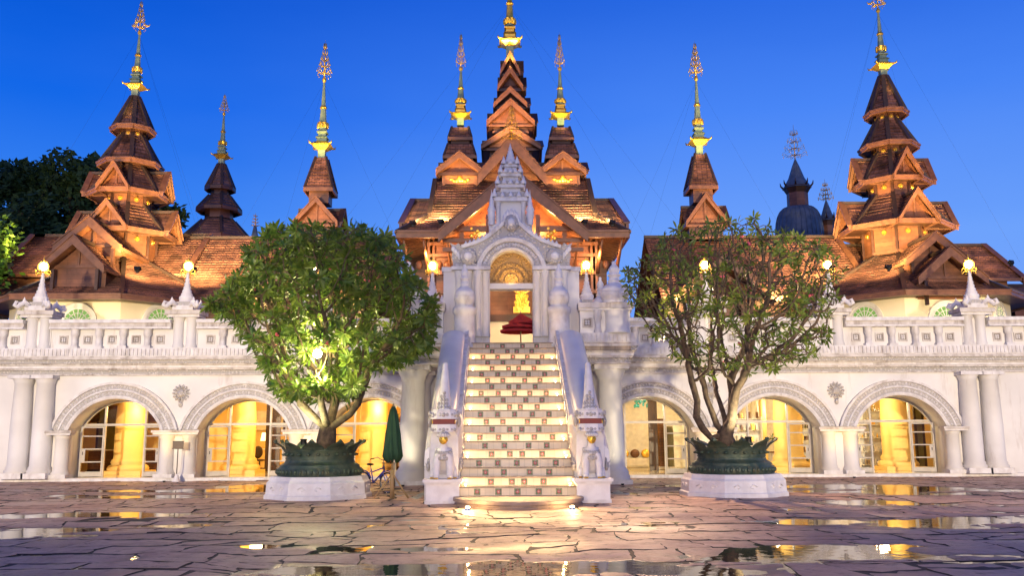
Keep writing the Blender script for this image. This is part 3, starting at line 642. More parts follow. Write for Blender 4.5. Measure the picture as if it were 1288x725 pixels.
def ground_lamp(x, y, side):
    t = thing('ground_lamp', 'glowing round ground lamp set before the %s edge of the bottom disc step' % side, 'ground lamp', (x, y, 0), 'ground lamps at the foot of the stairs')
    b = MB(); b.lathe([(.07,.002),(.07,.05),(.05,.07)], (0,0,0), 'chrome', 14); b.build('housing', t, local=True)
    b = MB(); b.ellipsoid((0,0,.075), .05, .05, .03, 'globe', 10, 6); b.build('lens', t, local=True)
    l = point('lamp', (0,-.05,.26), 40., (1,.66,.28), .05); l.parent = t
for s, side in ((-1, 'left'), (1, 'right')):
    ground_lamp(s*1.15, 20.28, side)

# ------------------------------------------------------------------ guardian statues at the foot of the stairs
def guardian(s):
    side = 'left' if s < 0 else 'right'
    X = s*1.82
    t = thing('guardian_statue', 'white lion guardian with gilded human face and horned serpent head, %s of the stairs' % side, 'statue', (X, 22.5, 0), 'lion guardians at the foot of the stairs')
    b = MB(); b.box(X-.40, X+.40, 22.15, 23.2, 0, .48, 'statue'); b.box(X-.44, X+.44, 22.11, 23.25, .48, .53, 'trim'); b.box(X-.48, X+.48, 22.08, 23.28, .53, .60, 'statue'); b.box(X-.43, X+.43, 22.12, 23.22, 0.002, .10, 'trim')
    b.build('pedestal', t)
    # serpent neck behind the lion: a block that rises and ends in the open mouth
    z0 = .80
    b = MB()
    sec = [(22.74, .34, z0, 2.02), (23.2, .40, z0, 2.3), (23.9, .42, .9, 2.35), (24.6, .40, 1.1, 2.55)]
    ring = lambda y, w, za, zb: [(X-w, y, za), (X+w, y, za), (X+w*1.04, y, lerp(za, zb, .4)), (X+w, y, zb-.12), (X+w*.8, y, zb), (X-w*.8, y, zb), (X-w, y, zb-.12), (X-w*1.04, y, lerp(za, zb, .4))]
    for q0, q1 in zip(sec, sec[1:]): b.hull(ring(*q0), ring(*q1), 'statue')
    # scale fins down both sides
    for sd in (-1, 1):
        for k in range(7):
            y = 22.85+k*.22; zz = 1.15+.13*k; b.add([(X+sd*.40,y-.1,zz-.16),(X+sd*.40,y+.16,zz-.05),(X+sd*.50,y-.04,zz+.10)], [(0,1,2)], 'trim')
            b.ellipsoid((X+sd*.41, y, zz-.05), .05, .12, .13, 'carved', 8, 5)
    b.build('serpent_body', t)
    # jaws
    b = MB()
    def jaw(zc, h, w, yf, mat='statue', tip=.0):
        pts = [(-w,0),(w,0),(w*1.02,-.35),(w*.92,-.62),(w*.5,-.74),(-w*.5,-.74),(-w*.92,-.62),(-w*1.02,-.35)]
        b.hull([(X+px, yf+py*.75, zc) for px, py in pts], [(X+px*.97, yf+py*.75*.97, zc+h) for px, py in pts], mat)
    jaw(2.02, .20, .33, 22.95); jaw(2.36, .20, .345, 22.95)
    jaw(2.56, .06, .30, 22.95, 'trim')
    for k in range(-3, 4):
        b.ellipsoid((X+k*.09, 22.40+abs(k)*.02, 2.08), .05, .03, .05, 'carved', 8, 5); b.ellipsoid((X+k*.09, 22.40+abs(k)*.02, 2.47), .05, .03, .06, 'carved', 8, 5)
    for sd in (-1, 1):
        b.ellipsoid((X+sd*.345, 22.55, 2.5), .05, .09, .09, 'carved', 10, 6); b.ellipsoid((X+sd*.36, 22.75, 2.3), .06, .14, .16, 'carved', 10, 6)
    b.build('serpent_jaws', t)
    b = MB(); b.box(X-.27, X+.27, 22.47, 22.9, 2.222, 2.358, 'red'); b.build('red_mouth', t)
    b = MB(); 
    for k in (-1, 1): b.ellipsoid((X+k*.28, 22.46, 2.28), .012, .012, .05, 'gold', 6, 5)
    b.build('gilded_fang', t)
    # tapering crest horn, leaning slightly back
    b = MB(); C = [(2.6, .25, 22.72), (2.75, .215, 22.73), (3.0, .185, 22.76), (3.35, .15, 22.80), (3.7, .115, 22.86), (3.92, .09, 22.90), (4.0, .085, 22.92), (4.07, .05, 22.93)]
    n = 12; P = []
    for z, r, y in C:
        for k in range(n): a = 2*pi*k/n; P.append((X+r*cos(a), y+r*.8*sin(a), z))
    b.add(P, [(j*n+i, j*n+(i+1) % n, (j+1)*n+(i+1) % n, (j+1)*n+i) for j in range(len(C)-1) for i in range(n)], 'statue', True); b.face(P[-n:], 'statue')
    for k in range(5):
        for j in range(-(4-k)//2, (4-k)//2+1): b.ellipsoid((X+j*.085, 22.72-.17+.02*k+abs(j)*.02, 2.68+.11*k), .05, .03, .06, 'carved', 8, 5)
    b.build('crest_horn', t)
    # seated lion, one continuous body
    me = bpy.data.meshes.new('lion_body'); V = []; E_ = []; R_ = []
    def chain(pts, parent=None):
        prev = parent
        for (x, y, z, r) in pts:
            V.append((X+x, y, z)); R_.append(r); i = len(V)-1
            if prev is not None: E_.append((prev, i))
            prev = i
        return prev
    root = chain([(0,22.56,1.30,.20)]); ch = chain([(0,22.47,1.46,.205)], root); nk = chain([(0,22.44,1.62,.10),(0,22.41,1.72,.095),(0,22.40,1.83,.11),(0,22.41,1.93,.09)], ch)
    chain([(0,22.72,1.12,.21),(0,22.80,.99,.19)], root)
    for sd in (-1, 1):
        chain([(sd*.14,22.40,1.38,.125),(sd*.165,22.34,1.18,.10),(sd*.165,22.33,.98,.085),(sd*.165,22.30,.87,.085),(sd*.165,22.22,.84,.065)], ch)
        chain([(sd*.20,22.72,1.02,.12),(sd*.27,22.56,1.00,.09),(sd*.28,22.55,.87,.06),(sd*.28,22.46,.84,.05)], 6)
    me.from_pydata(V, E_, []); o = bpy.data.objects.new('lion_body', me); COL.objects.link(o); o.parent = t; o.location = -Vector(t.location)
    me.materials.append(M['statue'])
    md = o.modifiers.new('skin', 'SKIN'); md.use_smooth_shade = True
    for i, r in enumerate(R_): me.skin_vertices[0].data[i].radius = (r, r)
    me.skin_vertices[0].data[0].use_root = True
    o.modifiers.new('sub', 'SUBSURF').levels = 2; o.modifiers['sub'].render_levels = 2
    b = MB()      # bib collar, toes, headdress
    for k in range(9):
        a = -1.1+2.2*k/8; b.ellipsoid((X+.19*sin(a), 22.46-.18*cos(a), 1.50-.05*cos(a)), .045, .03, .07, 'carved', 8, 5)
    for k in range(7):
        a = -.9+1.8*k/6; b.ellipsoid((X+.16*sin(a), 22.44-.175*cos(a), 1.40-.08*cos(a)), .04, .03, .06, 'carved', 8, 5)
    b.build('collar', t)
    b = MB(); b.lathe([(.12,1.88),(.15,1.92),(.145,1.97),(.11,2.01),(.06,2.03)], (X,22.40,0), 'carved', 14)
    for k in range(9): a = pi+pi*k/8; b.ellipsoid((X+.14*cos(a), 22.40+.14*sin(a), 1.93), .03, .03, .05, 'trim', 6, 4)
    b.build('headdress', t)
    for sd in (-1, 1):
        for (dx, y, sp, r) in ((.165, 22.17, .035, .02), (.28, 22.415, .03, .018)):
            b = MB()
            for k in (-1, 0, 1): b.ellipsoid((X+sd*dx+k*sp, y, .825), r, .03, .024, 'gold', 7, 5)
            b.build('gilded_claws', t)
    b = MB(); F = (X, 22.325, 1.82); b.ellipsoid(F, .10, .055, .125, 'gold', 16, 12)
    b.ellipsoid((X,22.272,1.815), .016, .022, .035, 'gold', 8, 6); b.ellipsoid((X,22.277,1.765), .032, .014, .011, 'gold', 8, 5); b.ellipsoid((X,22.285,1.735), .03, .018, .02, 'gold', 8, 5)
    for sd in (-1, 1):
        b.ellipsoid((X+sd*.036,22.280,1.838), .020, .010, .009, 'iron', 8, 5); b.ellipsoid((X+sd*.037,22.278,1.862), .026, .010, .006, 'iron', 8, 4); b.ellipsoid((X+sd*.095,22.36,1.82), .015, .03, .05, 'gold', 7, 5)
    b.build('gilded_face', t)
    for o in t.children:
        if o.name.startswith('pedestal'): continue
        for v in o.data.vertices:
            z = v.co.z; v.co.z = .60+(z-.80)*.93 if z < 2.6 else 2.274+(z-2.6)*.82
            if z > 2.2 and o.name.startswith('crest_horn'): v.co.x = X+(v.co.x-X)*.80
for s in (-1, 1): guardian(s)


# ------------------------------------------------------------------ gateway at the stair top
gate = thing('gateway', 'ornate white gateway with an arched gilded tympanum and tiered pagoda spire above the stairs', 'gateway', (0, 31.2, ZT))
GY = 31.2
ZS = ZW(341, GY); ZLIN0 = ZW(363, GY); ZLIN1 = ZW(356, GY); ZAP = ZW(273, GY)
for s in (-1, 1):
    b = MB(); x = [(.76,1.02,.0),(1.02,1.35,.06),(1.35,1.68,.0),(1.68,2.02,.04),(2.02,2.40,-.12)]
    for x0, x1, d in x: b.box(s*x0, s*x1, GY-d, GY+.75, ZT, ZS-.001, 'plaster')
    for x0, x1, d in x[:4]: b.box(s*(x0+.02), s*(x1-.02), GY-d-.06, GY-d-.002, ZT, ZT+.3, 'trim')
    for xr, yr in ((.90, -.03), (1.185, -.12), (1.52, -.05), (1.85, -.10)): b.lathe([(.16,ZT+.3),(.165,ZT+.38),(.13,ZT+.46),(.12,ZS-.25),(.15,ZS-.2),(.14,ZS-.1),(.17,ZS-.02)], (s*xr,GY+yr,0), 'plaster', 16)
    b.build('jamb', gate)
b = MB(); b.box(-.76, .76, GY+.1, GY+.6, ZLIN0, ZLIN1, 'plaster'); b.build('lintel', gate)
for s in (-1, 1):
    b = MB(); b.box(s*.74, s*2.1, GY-.30, GY+.8, ZS, ZS+.12, 'trim'); b.box(s*.78, s*2.05, GY-.24, GY+.8, ZS+.12, ZS+.22, 'carved'); b.box(s*2.1, s*2.46, GY+.06, GY+.7, ZS+.0, ZS+.16, 'trim'); b.build('capital', gate)
b = MB(); n = 28; rA = .80; rB = 1.22; zc = ZW(345, GY)+.0
prof = [(rA,.5),(rA,-.14),(rA+.08,-.2),(rA+.11,-.14),(rA+.28,-.14),(rA+.30,-.24),(rB,-.28),(rB+.05,-.2),(rB+.05,.5)]
for j in range(len(prof)-1):
    R = [[(r*cos(pi*i/n), GY+y, zc+r*1.04*sin(pi*i/n)) for i in range(n+1)] for r, y in prof[j:j+2]]
    b.add(R[0]+R[1], [(i, i+1, n+2+i, n+1+i) for i in range(n)], 'carved' if j == 3 else 'trim', False)
for i in range(30):
    a = pi*(i+.5)/30; b.ellipsoid(((rA+.2)*cos(a), GY-.15, zc+(rA+.2)*1.04*sin(a)), .06, .05, .06, 'trim', 7, 5)
b.build('arch_ring', gate)
b = MB(); P = [(rA*cos(pi*i/n), GY+.32, zc+rA*1.04*sin(pi*i/n)) for i in range(n+1)]
b.face([(-rA,GY+.32,ZLIN1)]+[p for p in reversed(P)]+[(rA,GY+.32,ZLIN1)], 'yellowcarve'); 
M['yellowcarve'] = stone('gilt_carved_tympanum', (.78,.52,.22), (.62,.38,.14), .5, 4, 1., 22, carve=11.)
for k in range(3):
    r = .22+.19*k
    for i in range(10+6*k):
        a = pi*(i+.5)/(10+6*k); b.ellipsoid((r*cos(a), GY+.30, ZLIN1+.12+r*sin(a)), .055, .04, .07, 'yellowcarve', 7, 5)
b.build('tympanum', gate)
# pediment with concave flaming edge
b = MB(); zsh = ZW(312, GY); pts = []
for i in range(13):
    t = i/12; x = lerp(0, 1.75, t); z = lerp(ZAP, zsh, t)-.20*sin(pi*t)*1.1; pts.append((x, z))
for s in (-1, 1):
    for (xa, za), (xb, zb) in zip(pts, pts[1:]):
        base = lambda x: (zc+sqrt(max(0., (rB+.04)**2-x*x))*1.04) if x < rB else ZS+.22
        za0, zb0 = base(xa), base(xb)
        b.hull([(s*xa,GY-.2,min(za0,za-.02)),(s*xb,GY-.2,min(zb0,zb-.02)),(s*xb,GY-.2,zb),(s*xa,GY-.2,za)], [(s*xa,GY+.5,min(za0,za-.02)),(s*xb,GY+.5,min(zb0,zb-.02)),(s*xb,GY+.5,zb),(s*xa,GY+.5,za)], 'carved')
        b.bar((s*xa,GY-.22,za), (s*xb,GY-.22,zb), .12, .12, 'trim', (0,1,0))
    for i in range(1, 12):
        x, z = pts[i]; b.lathe([(.09,-.02),(.10,.04),(.05,.12),(.004,.20)], (s*x, GY-.1, z), 'statue', 6)
    # naga wing with round medallion
    wx = s*1.52; wz = ZS+.62
    b.ellipsoid((wx,GY-.26,wz-.15), .30, .10, .30, 'carved', 18, 8); b.ellipsoid((wx,GY-.34,wz-.15), .15, .07, .15, 'statue', 12, 6)
    wing = [(1.55,.22),(2.05,.22),(2.10,.5),(2.06,.75),(2.16,.98),(1.98,.9),(1.86,.98),(1.78,.86),(1.62,.9),(1.4,.75)]
    b.hull([(s*x,GY-.18,ZS+z) for x, z in wing], [(s*x,GY+.1,ZS+z) for x, z in wing], 'carved')
    for k in range(5): b.ellipsoid((s*(1.72+.08*k), GY-.2, ZS+.35+.10*k), .08, .05, .10, 'statue', 8, 5)
b.ellipsoid((0,GY-.28,ZAP-.28), .26, .12, .30, 'carved', 16, 8); b.ellipsoid((0,GY-.36,ZAP-.28), .13, .08, .16, 'statue', 12, 6)
for k in range(7):
    a = pi*k/6; b.lathe([(.07,-.02),(.09,.06),(.04,.16),(.003,.24)], (.24*cos(a), GY-.24, ZAP-.25+.28*sin(a)), 'statue', 6)
b.build('pediment', gate)
# pagoda spire
b = MB(); Yc = GY+1.15; q = lambda py: ZW(py, Yc)
b.box(-.42, .42, Yc-.42, Yc+.42, ZS+.5, q(258), 'plaster'); b.box(-.66, .66, Yc-.6, Yc+.6, ZS+.5, q(287), 'trim')
for s in (-1, 1):
    for sy in (-1, 1):
        b.lathe([(.10,q(288)),(.085,q(284)),(.08,q(262)),(.11,q(258))], (s*.46, Yc+sy*.46, 0), 'trim', 12)
        b.lathe([(.10,q(288)),(.12,q(279)),(.15,q(276)),(.13,q(272)),(.16,q(270)),(.09,q(264)),(.07,q(257)),(.02,q(250)),(.003,q(244))], (s*.70, Yc+sy*.6, 0), 'statue', 8)
tiers = [(258,253,.60),(253,246,.52),(246,240,.36),(240,236,.48),(236,231,.40),(231,225,.28),(225,221,.37),(221,217,.30),(217,212,.19),(212,209,.25),(209,205,.20)]
for i, (ya, yb, w) in enumerate(tiers):
    b.box(-w, w, Yc-w, Yc+w, q(ya), q(yb)-.001*(i % 2), 'carved' if i % 3 == 1 else 'trim')
    if i % 3 == 0:
        kk = 5 if w > .3 else 3
        for k in range(kk):
            for f in (-1, 1):
                x = w*(-1+2*k/(kk-1)); hh = 1.35 if k in (0, kk-1) else .9
                b.lathe([(.085,0),(.10,.05*hh),(.045,.15*hh),(.003,.24*hh)], (x, Yc+f*w*.98, q(yb)), 'statue', 6); b.lathe([(.085,0),(.10,.05*hh),(.045,.15*hh),(.003,.24*hh)], (f*w*.98, Yc+x, q(yb)), 'statue', 6)
b.lathe([(.19,q(205)),(.21,q(203)),(.15,q(200)),(.165,q(198.5)),(.12,q(196)),(.13,q(194.5)),(.09,q(192)),(.10,q(190.5)),(.06,q(188.5)),(.07,q(187)),(.03,q(184)),(.003,q(180))], (0,Yc,0), 'statue', 14)
b.build('pagoda_spire', gate)
spot('gate_floodlight', (-.5, 30.5, 6.2), (.9, 18.6, 0), 3400, (1,.60,.25), 33, .8, .15); spot('gate_floodlight', (.5, 30.5, 6.2), (-.9, 18.6, 0), 3400, (1,.60,.25), 33, .8, .15)
spot('porch_fill', (-3.95, 29.9, 6.6), (-6.0, 19.5, 0), 2600, (1,.62,.34), 62, .9, .15); spot('porch_fill', (3.95, 29.9, 6.6), (7.0, 19, 0), 5200, (1,.62,.36), 70, .9, .15)  # unseen fill spots added to warm the paving
spot('tympanum_lamp', (0, GY-.1, ZLIN1+.06), (0, GY+.4, ZLIN1+.7), 26, (1,.62,.2), 150, .8, .1)

# ------------------------------------------------------------------ lamp posts on the pedestals
def lamp_post():
    t = thing('lamp_post', '', 'lamp post', (0,0,0), 'white pagoda lamp posts along the balustrade')
    b = MB(); b.box(-.40, .40, -.40, .40, 0, .18, 'trim'); b.box(-.32, .32, -.32, .32, .18, .34, 'carved')
    b.lathe([(.30,.34),(.26,.42),(.29,.47),(.28,.56),(.21,.62),(.23,.67),(.17,.74),(.19,.79),(.13,.88),(.15,.93),(.10,1.02),(.12,1.07),(.075,1.18),(.09,1.23),(.055,1.36),(.07,1.4),(.04,1.52),(.05,1.56)], (0,0,0), 'statue', 16)
    b.build('pagoda_shaft', t, local=True)
    for sx_ in (-1, 1):
        for sy in (-1, 1):
            b = MB(); b.tube([(sx_*.28,sy*.28,.12),(sx_*.40,sy*.40,.30),(sx_*.50,sy*.50,.22),(sx_*.58,sy*.58,.10),(sx_*.66,sy*.66,.16),(sx_*.62,sy*.62,.30),(sx_*.54,sy*.54,.28)], [.12,.11,.10,.09,.08,.06,.03], 'statue', 8)
            b.lathe([(.06,.26),(.08,.34),(.03,.46),(.003,.52)], (sx_*.42, sy*.42, 0), 'statue', 6); b.build('corner_scroll', t, local=True)
    b = MB(); b.ellipsoid((0,0,1.80), .14, .14, .16, 'globe', 16, 10); b.build('globe', t, local=True)
    b = MB()
    for k in range(8):
        a = 2*pi*k/8; e = Vector((cos(a), sin(a), 0))
        b.tube([e*.06+Vector((0,0,1.56)), e*.20+Vector((0,0,1.66)), e*.205+Vector((0,0,1.84)), e*.12+Vector((0,0,1.98)), e*.02+Vector((0,0,2.03))], .012, 'gold', 5)
        b.tube([e*.08+Vector((0,0,1.54)), e*.24+Vector((0,0,1.5)), e*.3+Vector((0,0,1.58)), e*.26+Vector((0,0,1.64))], .012, 'gold', 5); b.ball(e*.27+Vector((0,0,1.46)), .025, 'gold', 6, 4)
    b.lathe([(.03,2.0),(.05,2.06),(.02,2.12),(.003,2.25)], (0,0,0), 'gold', 8)
    b.build('gilt_cage', t, local=True)
    l = point('lamp', (0,0,1.80), 260, (1,.66,.28), .16); l.parent = t
    return t
lp = lamp_post()
for x, lab in zip(PX, ['white pagoda lamp post on the outermost balustrade pedestal at far left', 'white pagoda lamp post just left of the dense leafy tree', 'white pagoda lamp post behind the crown of the dense leafy tree', 'white pagoda lamp post seen through the branches of the sparse tree', 'white pagoda lamp post beside the right edge of the sparse tree', 'white pagoda lamp post on the outermost balustrade pedestal at far right']):
    place(lp, (x, YF-.2, 6.56), lab)
for s, side in ((-1, 'left'), (1, 'right')):
    place(lp, (s*3.15, YF+.8, 6.75), 'white pagoda lamp post standing behind the gateway on its %s side' % side)
b = MB()
for s in (-1, 1): b.box(s*2.75, s*3.55, YF+.4, YF+1.2, ZT, 6.74, 'plaster')
for s in (-1, 1):
    q = MB(); q.box(s*2.72, s*3.58, YF+.37, YF+1.23, ZT, ZT+.3, 'trim'); q.box(s*2.76, s*3.54, YF+.41, YF+1.19, ZT+.3, 6.5, 'plaster'); q.box(s*2.68, s*3.62, YF+.33, YF+1.27, 6.5, 6.74, 'trim'); q.build('pillar', gate)

# small uplights added to warm the cornice and the porch columns
for x, where in ((-12.825, 'between the first and second archways'), (-7.875, 'behind the left lotus planter'), (7.875, 'behind the right lotus planter'), (12.825, 'between the fifth and sixth archways'), (-3.6, 'before the round porch column left of the stairs'), (3.6, 'before the round porch column right of the stairs')):
    py_ = 30.1 if abs(x) < 5 else YF-1.3
    t = thing('fill_uplight', 'tiny added dark uplight on the paving %s' % where, 'uplight', (x, py_, 0), 'tiny added uplights at the foot of the arcade')
    b = MB(); b.lathe([(.05,0),(.05,.05),(.06,.07),(.045,.075)], (0,0,0), 'iron', 12); b.build('housing', t, local=True)
    l = spot('lamp', (0,0,.1), (0,.95,4.3), 170, (1,.60,.14) if abs(x) > 5 else (1,.86,.52), 90, .9, .06); l.parent = t
# ------------------------------------------------------------------ roofs, gables, spires
def fascia(b, pts, h, w, mat, closed=True):
    n = len(pts)
    for i in range(n if closed else n-1):
        b.bar(pts[i], pts[(i+1) % n], w, h, mat)
def gable(parent, P, f, length, hw, rise, over=.45, bb=.28, wall_h=0., tile='tile', trim='beam', wall='wood', name='gable', flare=1.04, thick=.12, ornament=True):
    """gabled roof: P front ridge point, f outward unit direction in plan"""
    P = Vector(P); f = Vector((f[0], f[1], 0)).normalized(); r = Vector((-f.y, f.x, 0)); U = Vector((0,0,1))
    b = MB(); bk = P-f*length
    for s in (-1, 1):
        e = P+r*s*hw-U*rise; e2 = bk+r*s*hw-U*rise
        b.slope(e, e2, bk, P, tile)
        n = (e2-e).cross(P-e).normalized(); n = n if n.z > 0 else -n
        d = -n*thick
        b.face([e+d, e2+d, bk+d, P+d], 'wood')
        o = P+f*.02; E0 = o+r*s*hw*flare-U*rise*flare; k = U*.10
        A = [o+k, E0+k, E0+k-U*bb, o+k-U*bb*1.35]
        b.hull(A, [p+f*.14 for p in A], trim)
        A2 = [o+k*1.6, E0+k*1.6, E0+k*.9, o+k*.9]; b.hull([p-f*.1 for p in A2], [p+f*.20 for p in A2], trim)
        b.bar(e-U*.06, e2-U*.06, .10, .16, trim)
    b.bar(P+U*.06+f*.05, bk+U*.06, .16, .14, 'ridge')
    g = b.build(name, parent)
    w = MB(); q = P-f*over; hz = .06
    tri = [q-U*(hz+.1), q+r*(hw*.88)-U*(rise*.88+hz+.1), q-r*(hw*.88)-U*(rise*.88+hz+.1)]
    w.face(tri, wall)
    if wall_h: 
        l, rr = tri[2], tri[1]; w.face([l, rr, rr-U*wall_h, l-U*wall_h], wall)
        for s in (-1, 1):
            a = q+r*s*hw*.88-U*(rise*.9+hz); w.face([a, a-f*(length-over), a-f*(length-over)-U*wall_h, a-U*wall_h], wall)
    if ornament:
        c = q-U*(rise*.55)+f*.03; w.bar(q-U*rise*.86+r*hw*.84+f*.03, q-U*rise*.86-r*hw*.84+f*.03, .06, rise*.10, trim); w.bar(q-U*.2+f*.03, q-U*rise*.85+f*.03, .08, .08, trim, f)
    w.build('gable_wall', g); return g
def spire(parent, c, H, gold=False, fin=True, scale=1., fh=.40, birds=False):
    """gilded and patinated spire; c base point, H height to the cap"""
    b = MB(); A = 'gold' if gold else 'patina'; x, y, z = c; k = H*scale
    L_ = lambda prof, m, n=12, rot=0., sm=False: b.lathe([(r*k, t*H) for r, t in prof], c, m, n, sm, rot)
    L_([(.062,-.02),(.062,.10)], 'patina', 4, pi/4); L_([(.075,.10),(.15,.145),(.175,.155),(.155,.165),(.09,.20)], 'gold', 4, pi/4)
    for i in range(4):
        a = pi/4+pi/2*i; e = Vector((cos(a), sin(a), 0)); C = Vector(c)
        b.tube([C+e*.13*k+Vector((0,0,.15*H)), C+e*.19*k+Vector((0,0,.16*H)), C+e*.2*k+Vector((0,0,.185*H))], [.016*k,.012*k,.004*k], 'gold', 5)
    L_([(.085,.20),(.085,.235),(.105,.24),(.10,.25),(.07,.27)], A, 4, pi/4); L_([(.065,.27),(.065,.30),(.09,.305),(.09,.32),(.055,.34)], A, 4, pi/4)
    L_([(.05,.34),(.05,.37)], 'patina', 8); L_([(.05,.37),(.072,.43),(.06,.435),(.048,.44)], 'gold', 12)
    for i in range(8):
        a = 2*pi*i/8; C = Vector(c)+Vector((cos(a)*.062*k, sin(a)*.062*k, .40*H)); b.ellipsoid(C, .018*k, .018*k, .04*H, 'gold', 6, 4)
    L_([(.046,.44),(.034,.60)], 'gold' if gold == 'full' else 'patina', 8); L_([(.036,.60),(.046,.615),(.036,.64)], 'gold', 10); L_([(.030,.64),(.014,.93)], 'gold' if gold == 'full' else 'patina', 8); L_([(.016,.93),(.028,.955),(.026,.975),(.012,1.0)], 'gold', 10)
    sp = b.build('spire', parent)
    if fin:
        b = MB(); C = Vector(c)+Vector((0,0,H)); Fh = fh*H
        b.tube([C, C+Vector((0,0,Fh))], [.03*H*.35, .004], 'finial', 6)
        for t, R, n in ((.12,.085,8),(.30,.062,8),(.46,.045,7),(.62,.03,6),(.78,.018,5)):
            for i in range(n):
                a = 2*pi*i/n+t*3; e = Vector((cos(a), sin(a), 0)); R_ = R*H; zz = C+Vector((0,0,t*Fh))
                b.tube([zz, zz+e*R_*.5+Vector((0,0,-.03*Fh)), zz+e*R_*.95+Vector((0,0,.05*Fh)), zz+e*R_*.8+Vector((0,0,.13*Fh)), zz+e*R_*.5+Vector((0,0,.12*Fh))], [.006*H,.006*H,.005*H,.004*H,.002*H], 'finial', 4)
                b.ellipsoid(zz+e*R_*1.0+Vector((0,0,.03*Fh)), .008*H, .008*H, .014*H, 'finial', 5, 4)
                if t < .2: b.ellipsoid(zz+e*R_*.9+Vector((0,0,-.08*Fh)), .006*H, .006*H, .016*H, 'gold', 5, 4)
        if birds:
            for a in (.2, 2.9, 1.6, 4.6):
                e = Vector((cos(a), sin(a), 0)); q = C+Vector((0,0,.16*Fh))+e*.10*H
                b.ellipsoid(q, .03*H, .014*H, .016*H, 'finial', 8, 5); b.tube([q+e*.02*H, q+e*.035*H+Vector((0,0,.03*H))], [.008*H,.005*H], 'finial', 5); b.tube([q-e*.02*H, q-e*.035*H+Vector((0,0,.04*H))], [.012*H,.003*H], 'finial', 5)
        b.build('finial', sp)
    return sp
def guy_wires(parent, top, ends):
    for e in ends: b = MB(); b.tube([top, e], .003, 'wire', 3); b.build('guy_wire', parent)
def boss(b, c, n, r=.13):
    """gilded round flower boss facing n"""
    n = Vector(n).normalized(); t = n.orthogonal().normalized(); u = n.cross(t); C = Vector(c)
    P = [C+(t*cos(2*pi*i/12)+u*sin(2*pi*i/12))*r for i in range(12)]; P2 = [C+n*.05+(t*cos(2*pi*i/12)+u*sin(2*pi*i/12))*r*.75 for i in range(12)]
    b.hull(P, P2, 'gold'); b.ellipsoid(C+n*.06, r*.35, r*.35, r*.35, 'gold', 8, 5)
def uplight(x, y, z, to, power, label, color=AMBER, size=110, group='small floodlights among the roofs'):
    t = thing('roof_floodlight', label, 'floodlight', (x, y, z), group)
    d = (Vector(to)-Vector((x, y, z))).normalized(); b = MB()
    b.box(-.05, .05, -.05, .05, -.05, .06, 'iron'); r = d.cross(Vector((0,0,1))).normalized(); u = r.cross(d)
    o = Vector((0,0,.13)); ring = lambda s, w: [o+d*s+r*w*i+u*w*.7*j for i, j in ((-1,-1),(1,-1),(1,1),(-1,1))]
    b.hull(ring(-.12,.07), ring(.04,.15), 'iron'); b.build('housing', t, local=True)
    b = MB(); b.hull(ring(.045,.13), ring(.055,.13), 'ceilglow'); b.build('lens', t, local=True)
    l = spot('lamp', (0,0,0), d, power, color, size, .8, .12); l.location = o+d*.12; l.parent = t
    return t

